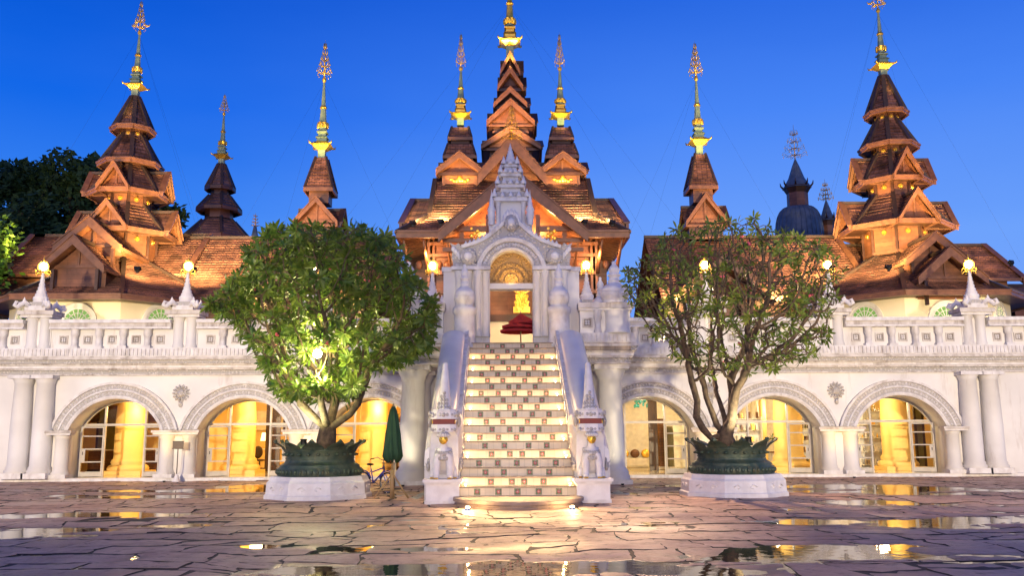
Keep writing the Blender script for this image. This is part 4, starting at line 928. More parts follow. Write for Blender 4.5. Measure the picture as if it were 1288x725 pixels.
# ------------------------------------------------------------------ octagonal pavilions with tiered towers
def pavilion(s, label, cx, Yc, tiers, spire_px, spire_top, main, wallR, rot, wing, porch_px):
    X = W(cx, 320, Yc).x
    t = thing('tiered_pavilion', label, 'pavilion', (X, Yc, ZT))
    oc = lambda r, z, n=8: [Vector((X+r*cos(rot+2*pi*i/n-pi/2), Yc+r*sin(rot+2*pi*i/n-pi/2), z)) for i in range(n)]
    fd = lambda i: Vector((cos(rot+2*pi*(i+.5)/8-pi/2), sin(rot+2*pi*(i+.5)/8-pi/2), 0))
    gf = (7, 1, 3, 5)      # faces that carry gables
    # white round wall with fan windows
    ze = ZW(main[0], Yc-main[2]); z0 = ZT
    b = MB(); A, B = oc(wallR, z0), oc(wallR, ze+.25)
    for i in range(8): b.face([A[i], A[(i+1) % 8], B[(i+1) % 8], B[i]], 'cream')
    b.build('wall', t)
    for i in range(8):
        n = fd(i); 
        if n.y > .2: continue
        c = Vector((X, Yc, 0))+n*(wallR*cos(pi/8)); tt = Vector((-n.y, n.x, 0)); zc = ZW(403, (c+n*0).y)-.05
        f = MB(); m = 20
        for (ra, rb, dd, mat) in ((.70,.86,.10,'plaster'),(.60,.70,.05,'trim')):
            for k in range(m):
                a0, a1 = pi*k/m, pi*(k+1)/m; q = lambda r, a, d: c+tt*r*cos(a)+Vector((0,0,zc+r*sin(a)))+n*d
                f.hull([q(ra,a0,-.05),q(rb,a0,-.05),q(rb,a1,-.05),q(ra,a1,-.05)], [q(ra,a0,dd),q(rb,a0,dd),q(rb,a1,dd),q(ra,a1,dd)], mat)
        f.bar(c-tt*.9+Vector((0,0,zc-.06))+n*.06, c+tt*.9+Vector((0,0,zc-.06))+n*.06, .2, .12, 'trim')
        wf = f.build('fan_window', t)
        p = MB(); p.face([c+tt*.6*cos(pi*k/16)+Vector((0,0,zc+.6*sin(pi*k/16)))+n*.012 for k in range(17)], 'fanglass'); p.build('fan_pane', wf)
        p = MB()
        for k in range(9):
            a = pi*k/8; p.bar(c+tt*.18*cos(a)+Vector((0,0,zc+.18*sin(a)))+n*.03, c+tt*.6*cos(a)+Vector((0,0,zc+.6*sin(a)))+n*.03, .03, .03, 'white')
        for k in range(16):
            for r in (.18, .42): 
                a0, a1 = pi*k/16, pi*(k+1)/16; p.bar(c+tt*r*cos(a0)+Vector((0,0,zc+r*sin(a0)))+n*.03, c+tt*r*cos(a1)+Vector((0,0,zc+r*sin(a1)))+n*.03, .03, .03, 'white')
        p.build('fan_tracery', wf)
    # main roof
    def roof(name, ze, re, zt, rt, fas=.22, gables=None, ghw=.6, gz=.75, gl=1.6, bosses=0, drum=None):
        b = MB(); E_, T_ = oc(re, ze), oc(rt, zt)
        for i in range(8):
            j = (i+1) % 8; b.slope(E_[i], E_[j], T_[j], T_[i], 'tile')
            b.bar(E_[i]+Vector((0,0,.06)), T_[i]+Vector((0,0,.06)), .20, .13, 'ridge')
        E2 = oc(re+.04, ze-.06); fascia(b, E2, fas, .10, 'beam'); fascia(b, oc(re+.10, ze+.03), .08, .08, 'beam')
        I_ = oc(rt*.8, ze-.02)
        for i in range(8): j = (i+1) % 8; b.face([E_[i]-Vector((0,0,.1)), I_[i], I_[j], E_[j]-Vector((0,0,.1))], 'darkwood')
        o = b.build(name, t)
        if drum:
            rd, zb = drum; d = MB(); A, B = oc(rd, zb), oc(rd, ze+.02)
            for i in range(8):
                d.face([A[i], A[(i+1) % 8], B[(i+1) % 8], B[i]], 'wood'); d.bar(A[i], B[i], .12, .12, 'darkwood')
            fascia(d, oc(rd+.03, zb+.08), .14, .08, 'beam')
            dr = d.build('drum', t)
            if bosses:
                for i in range(8):
                    n = fd(i)
                    if n.y < .4: g = MB(); boss(g, Vector((X, Yc, ze-.28))+n*(rd*cos(pi/8)+.02), n, .13); g.build('gilded_boss', dr)
        if gables:
            for i in gables:
                n = fd(i); ap = lerp(ze, zt, gz); P = Vector((X, Yc, ap))+n*(re*cos(pi/8)+.12)
                gable(t, P, n, gl, ghw, ap-ze, .35, .2, name='dormer_gable')
        return o
    roof('main_roof', ze, main[2], ZW(main[1], Yc-tiers[-1][3]), tiers[-1][3]*.98)
    # tiers: (y of eave, y of top, eave radius, drum radius below, y of drum bottom, gable half width)
    for (ye, yt, re, rd, yb, ghw, rt) in tiers:
        z_e = ZW(ye, Yc-re*.95); roof('roof_tier', z_e, re, ZW(yt, Yc-rt), rt, .2, gf if ghw else None, ghw or .5, .82, re*.75, 1, (rd, ZW(yb, Yc-rd)))
    xs = W(spire_px[0], spire_px[1], Yc)
    zc = W(spire_px[0], spire_top, Yc).z
    spire(t, (X, Yc, xs.z), zc-xs.z, fh=.48, birds=True)
    guy_wires(t, (X, Yc, zc-.3), [(X+dx, Yc+dy, ze+2) for dx, dy in ((-5,-2),(5,-2),(-3.4,2.5),(3.6,2.5))])
    # nested porch gables over the front outer face
    i = gf[0]; n = fd(i)
    for (pa, pe, dist, ghw, ln, wh) in porch_px:
        Yg = (Vector((0, Yc, 0))+n*dist).y; P = Vector((X, Yc, 0))+n*dist; za = ZW(pa, Yg); zee = ZW(pe, Yg)
        P.z = za; g = gable(t, P, n, ln, ghw, za-zee, .6, .32, wh, name='porch_gable')
        r = Vector((-n.y, n.x, 0)); pp = MB()
        for q in (-1, 1):
            a = P+r*q*ghw*.7-n*.3; a.z = zee; pp.bar(a, a-Vector((0,0,1.1)), .14, .14, 'darkwood', n); pp.build('porch_post', g); pp = MB()
    # side wing with gabled ends
    (xa, xb, yr, ye_, Yw, hd) = wing
    za = ZW(yr, Yw); P = Vector((W(xb, yr, Yw).x, Yw, za)); Lw = P.x-W(xa, yr, Yw).x
    zee = ZW(ye_, Yw-hd)
    gable(t, P, (1, 0), Lw, hd, za-zee, .5, .34, 1.5, name='wing_roof')
    gable(t, Vector((P.x-Lw, Yw, za)), (-1, 0), .6, hd, za-zee, .5, .34, 0., name='wing_end')
    return t, X
t, XR = pavilion(1, 'octagonal timber pavilion with four roof tiers and gilded spire, at far right before open sky', 1128, 44.,
    [(277,243,2.66,1.52,318,.95,1.08),(222,190,1.80,1.06,247,.70,.78),(177,149,1.38,.76,194,0,.58),(136,95,1.0,.56,151,0,.22)],
    (1114,97), 10, (366,313,6.0), 4.8, pi/8, (1042,1236,311,352,46.3,3.2), [(296,330,4.0,1.45,3.2,.3),(315,353,5.2,1.5,3.0,.8)])
t, XL = pavilion(-1, 'octagonal timber pavilion with four roof tiers and gilded spire, beside the dark trees at left', 157, 44.,
    [(285,255,2.36,1.42,322,.95,1.05),(236,207,1.86,1.03,257,.75,.80),(199,168,1.48,.78,211,0,.58),(157,122,1.0,.56,170,0,.22)],
    (166,122), 38, (368,318,6.1), 4.8, pi/8, (43,262,297,344,46.3,3.2), [(275,310,4.0,1.45,3.4,.3),(298,336,5.3,1.38,3.0,.9)])
for X, side in ((XL, 'left'), (XR, 'right')):
    so_ = -1 if X < 0 else 1
    uplight(X-so_*2.7, 39.0, ZW(362, 39)+.75, (X-so_*2.3, 41.6, 11.6), 6000, 'small floodlight on the front eave of the %s pavilion' % side, size=130)
    uplight(X-so_*4.6, 40.6, ZW(362, 40.6)+.75, (X-so_*4.2, 44.5, 12.0), 4200, 'added small floodlight on the inner eave corner of the %s pavilion' % side, size=130)  # added fixture, carries amber light along the roof
    uplight(X+so_*3.4, 40.0, ZW(360, 40)+.9, (X+so_*2.2, 43, 12.), 3000, 'added small floodlight below the porch gables of the %s pavilion' % side, size=130)  # added fixture, brightens the outer roof slope
    spot('tower_spot', (X, 39.0, 12.2), (X, 43.5, 15.5), 1100, (1,.50,.17), 75, .9, .15)
    spot('spire_lamp', (X, 42.9, ZW(150 if X < 0 else 122, 43)), (X, 44, ZW(110 if X < 0 else 82, 44)), 110, (1,.82,.2), 60, .8, .1)
    for d in (-2.6, -1.1, 1.1, 2.6):
        spot('wall_wash', (X+d, 37.0, ZT+.5), (X+d*1.02, 39.9, 7.9), 280, (1,.76,.36), 110, .9, .15)
# ------------------------------------------------------------------ central hall
hall = thing('timber_hall', 'great carved timber hall with stacked gables, three spires and lit tiled roof behind the gateway', 'temple hall', (0, 47, ZT))
HX = W(644, 293, 43).x; YCH = 47.
def wl(py, Y): return ZW(py, Y)
hw0 = (W(791,293,40).x-W(500,293,40).x)/2; hw1 = (W(750,276,41.4).x-W(541,276,41.4).x)/2; hw2 = (W(741,228,43.6).x-W(549,228,43.6).x)/2
R0 = [(hw0, 40., wl(293,40)), (hw1, 41.4, wl(272,41.4)), (hw2, 43.6, wl(228,43.6))]
b = MB(); rects = [[Vector((HX-h,y,z)), Vector((HX+h,y,z)), Vector((HX+h,2*YCH-y,z)), Vector((HX-h,2*YCH-y,z))] for h, y, z in R0]
CUT = (3.25, 2.75, .5)
for q_, (lo, hi) in enumerate(zip(rects, rects[1:])):
    for i in range(4):
        j = (i+1) % 4
        if i == 0:
            for sg in (-1, 1):
                A_, B_ = (lo[0], hi[0]) if sg < 0 else (lo[1], hi[1])
                C_, D_ = Vector((HX+sg*CUT[q_], lo[0].y, lo[0].z)), Vector((HX+sg*CUT[q_+1], hi[0].y, hi[0].z)); b.slope(A_, C_, D_, B_, 'tile')
        else: b.slope(lo[i], lo[j], hi[j], hi[i], 'tile')
        b.bar(lo[i]+Vector((0,0,.08)), hi[i]+Vector((0,0,.08)), .22, .18, 'ridge')
for dz, h, w in ((-.08, .30, .12), (.06, .10, .26)):
    Z_ = Vector((0,0,dz)); r_ = rects[0]; fascia(b, [Vector((HX+3.2, r_[0].y, r_[0].z))+Z_, r_[1]+Z_, r_[2]+Z_, r_[3]+Z_, r_[0]+Z_, Vector((HX-3.2, r_[0].y, r_[0].z))+Z_], h, w, 'beam', False)

top = rects[2]; b.face(top, 'darkwood'); b.build('main_roof', hall)
b = MB(); q = [p-Vector((0,0,.12)) for p in rects[0]]; iz = R0[0][2]+.35; inn = [Vector((HX-hw1,41.6,iz)), Vector((HX+hw1,41.6,iz)), Vector((HX+hw1,52.4,iz)), Vector((HX-hw1,52.4,iz))]
for i in range(1, 4): j = (i+1) % 4; b.face([q[i], inn[i], inn[j], q[j]], 'wood')
for sg, i in ((-1, 0), (1, 1)): b.face([q[i], Vector((HX+sg*3.2, q[i].y, q[i].z)), Vector((HX+sg*2.8, inn[i].y, inn[i].z)), inn[i]], 'wood')
for k in range(37):
    x = HX-hw0+.1+(2*hw0-.2)*k/36
    if abs(x-HX) > 3.25: b.bar((x,40.05,R0[0][2]-.20), (HX+(x-HX)*hw1/hw0,41.6,iz-.09), .07, .12, 'beam')
for s in (-1, 1):
    for k in range(24): y = 40.2+k*.5; b.bar((HX+s*(hw0-.05),y,R0[0][2]-.20), (HX+s*hw1,max(41.6,y),iz-.09), .07, .12, 'beam')
b.build('eave_soffit', hall)
# rear ridge ends that peep out beside the upper roof
for s in (-1, 1):
    P = Vector((W(521 if s < 0 else 767, 253, 47).x, 47, wl(253, 47))); gable(hall, P, (s, 0), 3., 5.4, wl(253,47)-R0[1][2]+.35, .4, .25, name='side_gable')
# walls, posts and beams under the eaves
b = MB(); zt = R0[0][2]+.1
for s in (-1, 1):
    b.box(HX+s*2.6, HX+s*(hw1-.1), 41.8, 42.0, 8.2, zt, 'wood')
    b.box(HX+s*(hw1-.3), HX+s*(hw1-.1), 42.0, 52, ZT, zt, 'wood')
    for x in (2.65, 3.9, hw1-.15): b.box(HX+s*(x-.11), HX+s*(x+.11), 41.55, 41.79, ZT, zt, 'beam')
    for z in (8.25, 9.15, 10.0, 10.55): b.box(HX+s*2.5, HX+s*(hw1+.1), 41.5, 41.8, z, z+.16, 'beam')
    for x in (3.1, 3.5, 4.4): 
        c = Vector((HX+s*x, 41.7, 9.65)); b.ellipsoid(c, .16, .08, .22, 'wood', 10, 6)
    for k in (2.9, 4.0, 4.9):          # curved eave brackets
        P0 = Vector((HX+s*k, 41.5, 9.2)); b.tube([P0, P0+Vector((0,-.25,.35)), P0+Vector((s*.05,-.7,.8)), P0+Vector((s*.1,-1.2,1.35))], [.10,.09,.08,.06], 'beam', 6)
b.box(HX-5, HX+5, 46.2, 46.4, ZT, 7.55, 'cream'); b.box(HX-5, HX+5, 46.0, 46.19, 7.5, 7.85, 'darkwood'); b.box(HX-5, HX+5, 46.2, 46.4, 7.55, 12, 'wood')
b.box(HX-5, HX+5, 42.0, 46.2, 10.9, 11.0, 'wood')
for x in (-2.2, -1.1, 1.1, 2.2): b.box(HX+x-.06, HX+x+.06, 46.05, 46.19, 7.86, 10.9, 'beam')
b.build('hall_wall', hall)
# lower front gable (over the gateway) and the upper one
gable(hall, Vector((HX, 39.6, wl(215, 39.6))), (0, -1), 5., (W(738,295,39.6).x-W(550,295,39.6).x)/2/1.02, wl(215,39.6)-wl(293,39.6), 1.9, .50, 0., wall='wood', name='front_gable', flare=1.02)
b = MB(); zq = wl(290, 40)
for s in (-1, 1):
    for x, w in ((1.15, .20), (2.35, .2)): b.box(HX+s*x-w/2, HX+s*x+w/2, 40.2, 40.4, 8, zq+1.2-.35*x, 'beam')
    b.bar((HX+s*1.2, 40.1, zq+.1), (HX+s*3.1, 40.1, zq+.1), .2, .24, 'beam'); b.bar((HX+s*1.2, 40.1, zq-.45), (HX+s*3.2, 40.1, zq-.45), .18, .18, 'beam')
    b.bar((HX+s*1.2, 40.0, zq-.9), (HX+s*3.2, 40.0, zq-.9), .18, .18, 'beam')
    b.build('carved_bracket', hall); b = MB(); c = Vector((HX+s*1.75, 40.05, zq-.2))
    for k in range(6): b.ellipsoid(c+Vector((.16*sin(k*2.1), 0, -.25+.11*k)), .11, .07, .12, 'gold', 8, 5)
    b.build('gilded_figure', hall); b = MB()
ug = gable(hall, Vector((HX, 42.6, wl(172, 42.6))), (0, -1), 3.6, (W(686,222,42.6).x-W(603,222,42.6).x)/2, wl(172,42.6)-wl(221,42.6), 1.0, .55, 1.5, name='upper_gable')
# filigree finial on the upper gable
b = MB(); P = Vector((HX, 42.4, wl(176, 42.4))); b.tube([P, P+Vector((0,0,2.0))], [.03,.008], 'gold', 6)
for t_, R in ((.1,.55),(.3,.5),(.55,.38),(.8,.3),(1.05,.22),(1.3,.15),(1.55,.1)):
    for i in range(8):
        a = 2*pi*i/8+t_*2; e = Vector((cos(a), sin(a), 0)); z = P+Vector((0,0,t_))
        b.tube([z, z+e*R*.6+Vector((0,0,-.05)), z+e*R+Vector((0,0,.08)), z+e*R*.7+Vector((0,0,.2))], [.016,.014,.012,.006], 'gold', 4); b.ellipsoid(z+e*R+Vector((0,0,-.02)), .022, .022, .035, 'gold', 5, 4)
b.build('filigree_finial', ug)
def emblem(parent, C):
    g = MB(); C = Vector(C)
    for i in range(7):
        x = (-3+i)*.14; g.ellipsoid(C+Vector((x, 0, .06*cos(i*2.)-abs(x)*.15)), .10, .05, .12-.02*abs(i-3), 'gold', 8, 5)
    g.ellipsoid(C+Vector((0,-.03,.02)), .12, .06, .18, 'gold', 10, 6); g.build('gilded_emblem', parent)
def cross_tier(parent, x, Yc, hw, za, ze, zb, box, trim='beam', tile='tile', gold=True):
    b = MB(); b.box(x-box, x+box, Yc-box, Yc+box, zb, ze+.02, 'darkwood'); b.box(x-box-.06, x+box+.06, Yc-box-.06, Yc+box+.06, zb, zb+.12, trim)
    b.box(x-hw*.98, x+hw*.98, Yc-hw*.9, Yc+hw*.9, ze-.14, ze-.02, trim); b.build('tier_box', parent)
    zl = lerp(ze, za, .72)
    gable(parent, (x, Yc-hw*.98, za), (0,-1), hw*1.96, hw*.98, za-ze, .3, .22, trim=trim, tile=tile, name='tier_gable')
    gable(parent, (x+hw, Yc, zl), (1,0), hw*2, hw*.85, zl-ze, .2, .16, trim='darkwood', tile=tile, name='side_tier_gable', ornament=False)
cx = HX; YS = 47.
pxs = [(162,185,36),(128,155,29.5),(113,133,21),(88,111,16),(68,92,12.5)]
sc_ = lambda w, y, Y: w*(Y/ (FPX*1.0))*1.03
for i, (ya, ye, w) in enumerate(pxs):
    hw = sc_(w, ya, YS); nb_ = pxs[i-1][0]+4 if i else 215
    cross_tier(hall, cx, YS, hw, wl(ya, YS-hw), wl(ye, YS-hw), wl(nb_+ (0 if i else 15), YS)-.4, hw*.72)
zsp = wl(70, YS); spire(hall, (cx, YS, zsp), (wl(70-105, YS)-zsp), gold='full', scale=.95)
guy_wires(hall, (cx, YS, zsp+3), [(cx-9, 45, 12), (cx-7, 44, 11), (cx+9, 45, 12), (cx+7, 44, 11)])
for s, px_, in ((-1, 579), (1, 706)):
    Ys = 44.2; X = W(px_, 220, Ys).x
    za, ze = wl(195, Ys-1), wl(217, Ys-1); hw = 1.12
    b = MB(); b.box(X-.80, X+.80, Ys-.8, Ys+.8, wl(236, Ys-.8), ze, 'wood'); 
    for q in (-1, 1): b.box(X+q*.80-.07, X+q*.80+.07, Ys-.88, Ys-.74, wl(236, Ys-.8), ze, 'beam')
    b.box(X-.95, X+.95, Ys-.9, Ys+.9, wl(238, Ys-.8), wl(236, Ys-.8), 'beam'); tb = b.build('turret_box', hall); emblem(tb, (X, Ys-.84, wl(226, Ys-.8)))
    gable(hall, (X, Ys-1.1, za), (0,-1), 2.2, hw, za-ze, .35, .24, name='turret_gable')
    zl = lerp(ze, za, .75); gable(hall, (X+hw, Ys, zl), (1,0), hw*2, .95, zl-ze, .2, .16, trim='darkwood', name='turret_side_gable', ornament=False)
    sq = lambda r, z: [Vector((X-r, Ys-r, z)), Vector((X+r, Ys-r, z)), Vector((X+r, Ys+r, z)), Vector((X-r, Ys+r, z))]
    for (ye2, yt2, re, rt, yb) in ((196,181,.80,.60,209),(173,160,.58,.42,184)):
        b = MB(); E2, T2 = sq(re, wl(ye2, Ys-re)), sq(rt, wl(yt2, Ys-rt))
        for i in range(4): j = (i+1) % 4; b.slope(E2[i], E2[j], T2[j], T2[i], 'tile', .2); b.bar(E2[i]+Vector((0,0,.04)), T2[i]+Vector((0,0,.04)), .1, .08, 'ridge')
        fascia(b, [p-Vector((0,0,.06)) for p in sq(re+.02, E2[0].z)], .16, .08, 'beam'); b.box(X-re*.8, X+re*.8, Ys-re*.8, Ys+re*.8, wl(yb, Ys), E2[0].z-.02, 'darkwood'); b.build('turret_tier', hall)
        b = MB()
    zb = wl(157, Ys); zt2 = wl(84, Ys); spire(hall, (X, Ys, zb), zt2-zb, gold=True, fh=.62, scale=1.25)
for sg, side in ((-1, 'left'), (1, 'right')):  # fixtures added to spread amber light over the hall roof
    uplight(HX+sg*4.6, 40.4, R0[0][2]+.45, (HX+sg*3.4, 43.4, 15.), 1700, 'added small floodlight at the %s corner of the central hall eave' % side, size=130)
    uplight(HX+sg*3.35, 40.6, R0[0][2]+.55, (HX+sg*2.6, 43.4, 15.5), 1500, 'added small floodlight beside the %s bargeboard of the central hall' % side, size=130)
for s in (-1, 1):
    spot('turret_lamp', (HX+s*2.45, 42.3, wl(236,43)-.2), (HX+s*2.45, 44.5, wl(190,44)), 500, (1,.60,.2), 80, .8, .1)
    spot('turret_spire_lamp', (HX+s*2.45, 42.9, wl(178,44)), (HX+s*2.45, 44.2, wl(140,44)), 350, (1,.80,.2), 50, .8, .1)
    point('soffit_lamp', (HX+s*1.3, 40.5, wl(280,40)), 420, (1,.46,.13), .15)
    point('eave_lamp', (HX+s*3.9, 40.7, wl(318,40)), 260, (1,.50,.16), .15)
spot('tower_spot', (HX, 43.1, wl(167,43.1)), (HX, 46.4, wl(118,46)), 2600, (1,.58,.24), 95, .9, .12)
spot('spire_lamp', (HX, 45.7, wl(92,46)), (HX, 47, wl(25,47)), 1600, (1,.82,.2), 50, .8, .1)
point('hall_lamp', (HX-.8, 44.0, 10.0), 150, (1,.66,.28), .3); point('hall_lamp', (HX+1., 43.2, 7.2), 330, (1,.80,.45), .3)
# ------------------------------------------------------------------ gallery halls with small spire towers
def gallery(s, label, cx, xa, xb, tiers, sp0, sp1):
    Yc = 46.; X = W(cx, 260, Yc).x
    t = thing('gallery_hall', label, 'timber hall', (X, Yc, ZT))
    za, zee = ZW(300, Yc), ZW(374, 41.6); x0, x1 = W(xa, 300, Yc).x, W(xb, 300, Yc).x
    gable(t, (x1, Yc, za), (1,0), x1-x0, Yc-41.6, za-zee, .6, .34, 0., name='long_roof')
    b = MB(); b.box(x0+.4, x1-.4, 43, 43.2, ZT, zee+.9, 'wood')
    for k in range(9): x = lerp(x0+.5, x1-.5, k/8); b.box(x-.12, x+.12, 42.6, 42.99, ZT, zee+.6, 'beam')
    b.box(x0+.3, x1-.3, 42.5, 42.98, zee-.3, zee-.05, 'beam'); b.build('front_wall', t)
    gable(t, (X, 41.8, ZW(325, 41.8)), (0,-1), 4., 2.5, ZW(325,41.8)-ZW(376,41.8), .8, .35, .8, name='front_gable')
    (ga, ge, gw), (ra, re_, rw) = tiers
    hw = sc_(gw, 0, Yc); cross_tier(t, X, Yc, hw, ZW(ga, Yc-hw), ZW(ge, Yc-hw), ZW(306, Yc), hw*.8)
    b = MB(); w = sc_(rw, 0, Yc); w2 = .27; ze2, zt2 = ZW(re_, Yc-w), ZW(ra, Yc-w2)
    sq = lambda r, z: [Vector((X-r, Yc-r, z)), Vector((X+r, Yc-r, z)), Vector((X+r, Yc+r, z)), Vector((X-r, Yc+r, z))]
    E2, T2 = sq(w, ze2), sq(w2, zt2)
    for i in range(4): j = (i+1) % 4; b.slope(E2[i], E2[j], T2[j], T2[i], 'tile', .2); b.bar(E2[i]+Vector((0,0,.05)), T2[i]+Vector((0,0,.05)), .12, .1, 'ridge')
    fascia(b, [p-Vector((0,0,.08)) for p in sq(w+.02, ze2)], .2, .08, 'beam'); b.box(X-w*.72, X+w*.72, Yc-w*.72, Yc+w*.72, ZW(258, Yc), ze2, 'wood'); b.build('tower_roof', t)
    zb = ZW(sp0, Yc); spire(t, (X, Yc, zb), ZW(sp1, Yc)-zb, fh=.46, scale=.92)
    guy_wires(t, (X, Yc, ZW(sp1, Yc)-.3), [(X-4, Yc-1, za), (X+4, Yc-1, za), (X-2.6, Yc+2, za)])
    spot('spire_lamp', (X, Yc-1.5, ZW(222, Yc)), (X, Yc, ZW(160, Yc)), 500, (1,.82,.2), 50, .8, .1)
    spot('gable_lamp', (X, Yc-4.6, ZW(300, 41.4)), (X, Yc-1, ZW(262, Yc)), 1000, (1,.52,.16), 70, .8, .1)
    spot('roof_lamp', (X-2.4, 40.9, zee-.2), (X-2.4, 43.6, zee+1.6), 1000, AMBER, 120, .8, .15); spot('roof_lamp', (X+2.6, 40.9, zee-.2), (X+2.6, 43.6, zee+1.6), 1000, AMBER, 120, .8, .15)
    return t
gallery(-1, 'low timber gallery hall with a slender spire rising above the dense leafy tree', 403, 240, 492, ((250,281,27),(198,236,17)), 200, 97)
gallery(1, 'low timber gallery hall with a slender spire rising above the sparse tree', 882, 810, 1050, ((246,282,26),(194,234,17)), 194, 95)
# ------------------------------------------------------------------ rear towers
def octa(b, x, y, z0, r0, z1, r1, tile, rot=pi/8, n=8, ridge=True):
    A = [Vector((x+r0*cos(rot+2*pi*i/n), y+r0*sin(rot+2*pi*i/n), z0)) for i in range(n)]; B = [Vector((x+r1*cos(rot+2*pi*i/n), y+r1*sin(rot+2*pi*i/n), z1)) for i in range(n)]
    for i in range(n):
        j = (i+1) % n; b.slope(A[i], A[j], B[j], B[i], tile, .3)
        if ridge: b.bar(A[i]+Vector((0,0,.05)), B[i]+Vector((0,0,.05)), .18, .12, 'ridge')
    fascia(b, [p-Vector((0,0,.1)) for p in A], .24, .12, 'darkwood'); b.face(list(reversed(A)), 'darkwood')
Yr = 62.; k = Yr/FPX*1.03
P = W(274, 300, Yr); t = thing('rear_tower', 'dark weathered three tiered tower with thin spire, between the left pavilion and the dense tree', 'tower', (P.x, Yr, ZT))
for (ye, yt, re, rt, yb, rd) in ((292,273,43,20,330,29),(257,243,27,13,276,17),(232,206,18,5,246,11)):
    b = MB(); ze = ZW(ye, Yr-re*k); octa(b, P.x, Yr, ze, re*k, ZW(yt, Yr-rt*k), rt*k, 'greytile'); b.lathe([(rd*k, ZW(yb, Yr)), (rd*k, ze)], (P.x,Yr,0), 'darkwood', 8, False, pi/8); b.build('roof_tier', t)
spot('tower_spot', (P.x+1.5, Yr-7, ZW(312, 55)), (P.x, Yr, ZW(250, Yr)), 1600, (1,.62,.34), 70, .9, .2)  # unseen spot added to brighten the dark rear tower
zb = ZW(207, Yr); spire(t, (P.x, Yr, zb), ZW(141, Yr)-zb, fh=.36, scale=1.1)
for (cx, label, ys) in ((1006, 'larger blue grey domed turret with conical cap behind the right gallery roof', dict(dome=(300,262,29), gal=(262,236,13), cone=(238,200,18), fin=(200,157))), (1042, 'smaller blue grey domed turret beside the larger one, in front of the sky', dict(dome=(312,298,17), gal=(298,277,8), cone=(279,252,11.5), fin=(252,226)))):
    P = W(cx, 300, Yr); t = thing('domed_turret', label, 'turret', (P.x, Yr, ZT), 'blue grey domed turrets'); Q = lambda y: ZW(y, Yr)
    y0, y1, r = ys['dome']; b = MB(); b.lathe([(r*k*.98, Q(345)), (r*k, Q(y0))]+[(lerp(r, ys['gal'][2]*1.05, (i/8)**2.2)*k, lerp(Q(y0), Q(y1), sin(pi/2*i/8))) for i in range(9)], (P.x,Yr,0), 'lead', 28)
    for i in range(28):
        a = 2*pi*i/28; b.tube([Vector((P.x, Yr, 0))+Vector((cos(a), sin(a), 0))*(lerp(r, ys['gal'][2]*1.05, (j/6)**2.2)*k+.01)+Vector((0,0,lerp(Q(y0), Q(y1), sin(pi/2*j/6)))) for j in range(7)], .03, 'lead', 4)
    b.build('dome', t)
    y0, y1, r = ys['gal']; b = MB(); b.lathe([(r*k, Q(y0)), (r*k, Q(y1))], (P.x,Yr,0), 'wood', 8, False, pi/8)
    b.lathe([(r*k*1.02, Q(y1+8)), (r*k*1.35, Q(y1+1)), (r*k*1.35, Q(y1))], (P.x,Yr,0), 'darkwood', 8, False, pi/8)
    for i in range(8): a = pi/8+2*pi*i/8; b.tube([(P.x+r*k*1.3*cos(a), Yr+r*k*1.3*sin(a), Q(y1)), (P.x+r*k*1.5*cos(a), Yr+r*k*1.5*sin(a), Q(y1-3)), (P.x+r*k*1.55*cos(a), Yr+r*k*1.55*sin(a), Q(y1-7))], [.08,.06,.02], 'darkwood', 5)
    b.build('timber_lantern', t)
    y0, y1, r = ys['cone']; b = MB(); b.lathe([(r*k, Q(y0)), (r*k*.55, Q(lerp(y0, y1, .35))), (r*k*.25, Q(lerp(y0, y1, .75))), (.03, Q(y1))], (P.x,Yr,0), 'lead', 8, False, pi/8); b.build('conical_cap', t)
    b = MB(); z0, z1 = Q(ys['fin'][0])-.2, Q(ys['fin'][1]); b.tube([(P.x,Yr,z0),(P.x,Yr,z1)], [.05,.012], 'finial', 5); H = z1-z0
    for t_, R in ((.18,.32),(.36,.26),(.55,.18),(.75,.1)):
        for i in range(8):
            a = 2*pi*i/8; e = Vector((cos(a), sin(a), 0)); z = Vector((P.x,Yr,z0+t_*H)); b.tube([z, z+e*R*H*.6+Vector((0,0,-.03*H)), z+e*R*H+Vector((0,0,.05*H)), z+e*R*H*.6+Vector((0,0,.1*H))], [.022,.02,.016,.008], 'finial', 4); b.ellipsoid(z+e*R*H, .035, .035, .06, 'finial', 5, 4)
    b.build('finial', t)
P = W(320, 305, Yr); t = thing('rear_spirelet', 'tiny grey spirelet peeping above the roofs just left of the dense tree', 'spire', (P.x, Yr, ZT))
b = MB(); b.lathe([(.9, ZW(345,Yr)), (.55, ZW(318,Yr)), (.28, ZW(300,Yr)), (.1, ZW(284,Yr))], (P.x,Yr,0), 'lead', 8, False); b.build('cap', t)
b = MB(); b.tube([(P.x,Yr,ZW(286,Yr)), (P.x,Yr,ZW(268,Yr))], [.05,.015], 'finial', 5)
for z in (284, 280, 276, 272):
    for i in range(6): a = pi*i/3; b.tube([(P.x,Yr,ZW(z,Yr)), (P.x+.28*cos(a)*(z-262)/20,Yr+.28*sin(a),ZW(z-1,Yr))], .025, 'finial', 4)
b.build('finial', t)
t = thing('rear_house', 'low dark roofed house at the far right edge behind the balustrade', 'house', (W(1290,380,52).x, 52, ZT))
gable(t, (W(1330,364,52).x, 52, ZW(362,52)), (1,0), W(1330,364,52).x-W(1236,364,52).x, 3.5, ZW(362,52)-ZW(384,48.5), .4, .3, 1.5, tile='greytile', name='roof')
